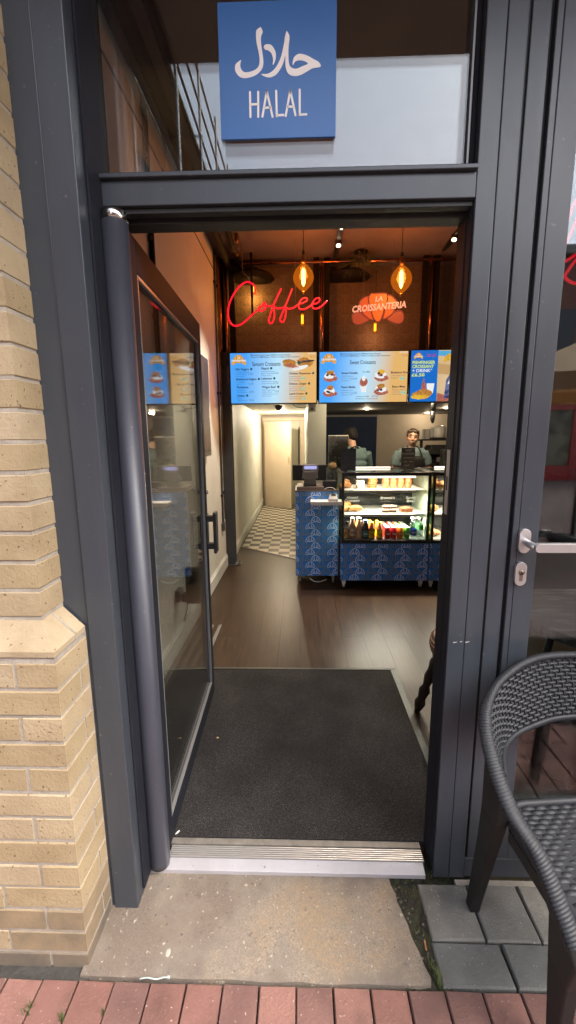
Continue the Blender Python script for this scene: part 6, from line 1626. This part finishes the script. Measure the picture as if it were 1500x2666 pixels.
for y in (.12, -.20): mb.box(-.235, y - .014, .410, .235, y + .014, .448)
for x in (-.24, .24): mb.box(x - .014, -.185, .411, x + .014, .105, .447)
mb.build('seat_frame', RATD, ch, bevel=.003)
for s in (-1, 1):
    def q4(cx, cy, z, wx, wy): return [(s*cx - wx, cy - wy, z), (s*cx + wx, cy - wy, z), (s*cx + wx, cy + wy, z), (s*cx - wx, cy + wy, z)]
    mb = MB(); st = [(-.250, .249, 0, .0155, .017), (-.249, .226, .14, .0175, .022), (-.252, .194, .30, .0185, .030), (-.262, .160, .44, .0185, .038), (-.300, .098, .60, .018, .040), (-.338, .055, .695, .010, .034)]
    Q = [q4(-a, b, c, d, e) if False else [( -s*abs(a)*-1 - d if False else s*abs(a) - d, b - e, c), (s*abs(a) + d, b - e, c), (s*abs(a) + d, b + e, c), (s*abs(a) - d, b + e, c)] for a, b, c, d, e in st]
    vs = [p for q_ in Q for p in q_]; fs = [(0,3,2,1)]
    for L_ in range(len(Q)-1):
        for k in range(4): l = (k+1) % 4; fs.append((L_*4+k, L_*4+l, L_*4+4+l, L_*4+4+k))
    e_ = (len(Q)-1)*4; fs.append((e_, e_+1, e_+2, e_+3)); mb.mesh(vs, fs)
    mb.build('rear_leg', RATD, ch, bevel=.005)
    mb = MB(); st = [(.208, -.080, 0, .016, .017), (.222, -.092, .16, .018, .024), (.244, -.112, .32, .018, .032), (.270, -.142, .45, .016, .044), (.300, -.105, .56, .014, .046), (.328, -.050, .628, .010, .034), (.343, .0, .664, .007, .02)]
    Q = [[(s*a - d, b - e, c - e*.55), (s*a + d, b - e, c - e*.55), (s*a + d, b + e, c + e*.2), (s*a - d, b + e, c + e*.2)] if c > .3 else [(s*a - d, b - e, c), (s*a + d, b - e, c), (s*a + d, b + e, c), (s*a - d, b + e, c)] for a, b, c, d, e in st]
    vs = [p for q_ in Q for p in q_]; fs = [(0,3,2,1)]
    for L_ in range(len(Q)-1):
        for k in range(4): l = (k+1) % 4; fs.append((L_*4+k, L_*4+l, L_*4+4+l, L_*4+4+k))
    e_ = (len(Q)-1)*4; fs.append((e_, e_+1, e_+2, e_+3)); mb.mesh(vs, fs)
    mb.build('front_leg', RATD, ch, bevel=.005)

# ================================================================== TABLE AND STOOLS INSIDE THE WINDOW
t = thing('window_table', 'rough stone topped table inside the glazed door', 'table', (1.3, .5, FZ))
tp = [(.965, .66), (.958, .52), (.975, .41), (1.04, .30), (1.12, .235), (1.3, .20), (1.7, .19), (1.7, .82), (1.2, .83), (1.02, .78)]
tri = tessellate_polygon([[Vector((p[0], p[1], 0)) for p in tp]]); mb = MB(); n = len(tp)
fs = []
for tr in tri:
    a, b, c = [Vector((tp[i][0], tp[i][1], 0)) for i in tr]; fs.append(tuple(tr) if (b-a).cross(c-a).z > 0 else (tr[0], tr[2], tr[1]))
mb.mesh([(x, y, .735) for x, y in tp], fs); mb.mesh([(x, y, .695) for x, y in tp], [tuple(reversed(f)) for f in fs])
for i in range(n):
    j = (i+1) % n; mb.face([(*tp[i], .735), (*tp[j], .735), (*tp[j], .695), (*tp[i], .695)])
rel(mb.build('stone_top', STONE, bevel=.004), t)
for (x0_, y0_, x1_, y1_) in ((1.12, .36, 1.20, .42), (1.60, .30, 1.62, .32), (1.12, .70, 1.2, .66), (1.6, .75, 1.62, .72)):
    mb = MB(); mb.tube([(x0_, y0_, FZ), (x1_, y1_, .6945)], .016, 8); rel(mb.build('leg', MBLACK), t)
mb = MB(); mb.tube([(1.2, .42, .62), (1.12, .70, .2)], .01, 6); rel(mb.build('brace', MBLACK), t)
STRIPE = None
m_, nt_, bs_ = nt_new('striped_cushion_cloth')
tc_ = nd(nt_, 'ShaderNodeTexCoord'); wv = nd(nt_, 'ShaderNodeTexWave', Scale=16.0, Distortion=.4); wv.bands_direction = 'Z'; wv.inputs['Detail Scale'].default_value = 3
nt_.links.new(tc_.outputs['Object'], wv.inputs['Vector'])
cr_ = nd(nt_, 'ShaderNodeValToRGB'); e = cr_.color_ramp.elements; cr_.color_ramp.interpolation = 'CONSTANT'
e[0].position = 0; e[0].color = (.03, .015, .012, 1); e[1].position = .75; e[1].color = (.42, .30, .2, 1); e2 = e.new(.3); e2.color = (.25, .12, .075, 1)
nt_.links.new(wv.outputs['Fac'], cr_.inputs[0]); nt_.links.new(cr_.outputs[0], bs_.inputs['Base Color']); bs_.inputs['Roughness'].default_value = .9
t = thing('stool', 'low dark wood stool with striped round cushion beside the mat', 'stool', (.835, .775, FZ))
mb = MB(); mb.lathe([(.02, .40), (.15, .402), (.172, .42), (.178, .45), (.172, .485), (.14, .508), (.02, .515)], (.835, .775, 0), 32); rel(mb.build('cushion', m_), t)
mb = MB(); mb.lathe([(.15, .372), (.16, .385), (.155, .3995)], (.835, .775, 0), 28); rel(mb.build('seat_ring', WOODB), t)
for k in range(4):
    a = R(45 + 90*k + 8); c, s_ = math.cos(a), math.sin(a)
    P_ = lambda r, z: (.775 + c*r, .74 + s_*r, z)
    zs = [FZ, .06, .09, .12, .17, .20, .26, .30, .34, .3715]; rs = [.014, .022, .030, .020, .030, .018, .028, .020, .026, .022]
    mb = MB(); mb.tube([P_(.185 - .09*(z - FZ)/.35, z) for z in zs], rs, 12); rel(mb.build('leg', WOODB), t)
mb = MB(); mb.lathe([(.15, FZ), (.17, .06), (.18, .2), (.175, .40), (.16, .44), (.02, .45)], (1.18, .52, 0), 28)
tag(mb.build('pouffe', M('dark_brown_leather', (.035, .022, .015), .5, col2=(.05, .03, .02), sc=12)), 'dark brown leather pouffe under the stone topped table', 'pouffe')
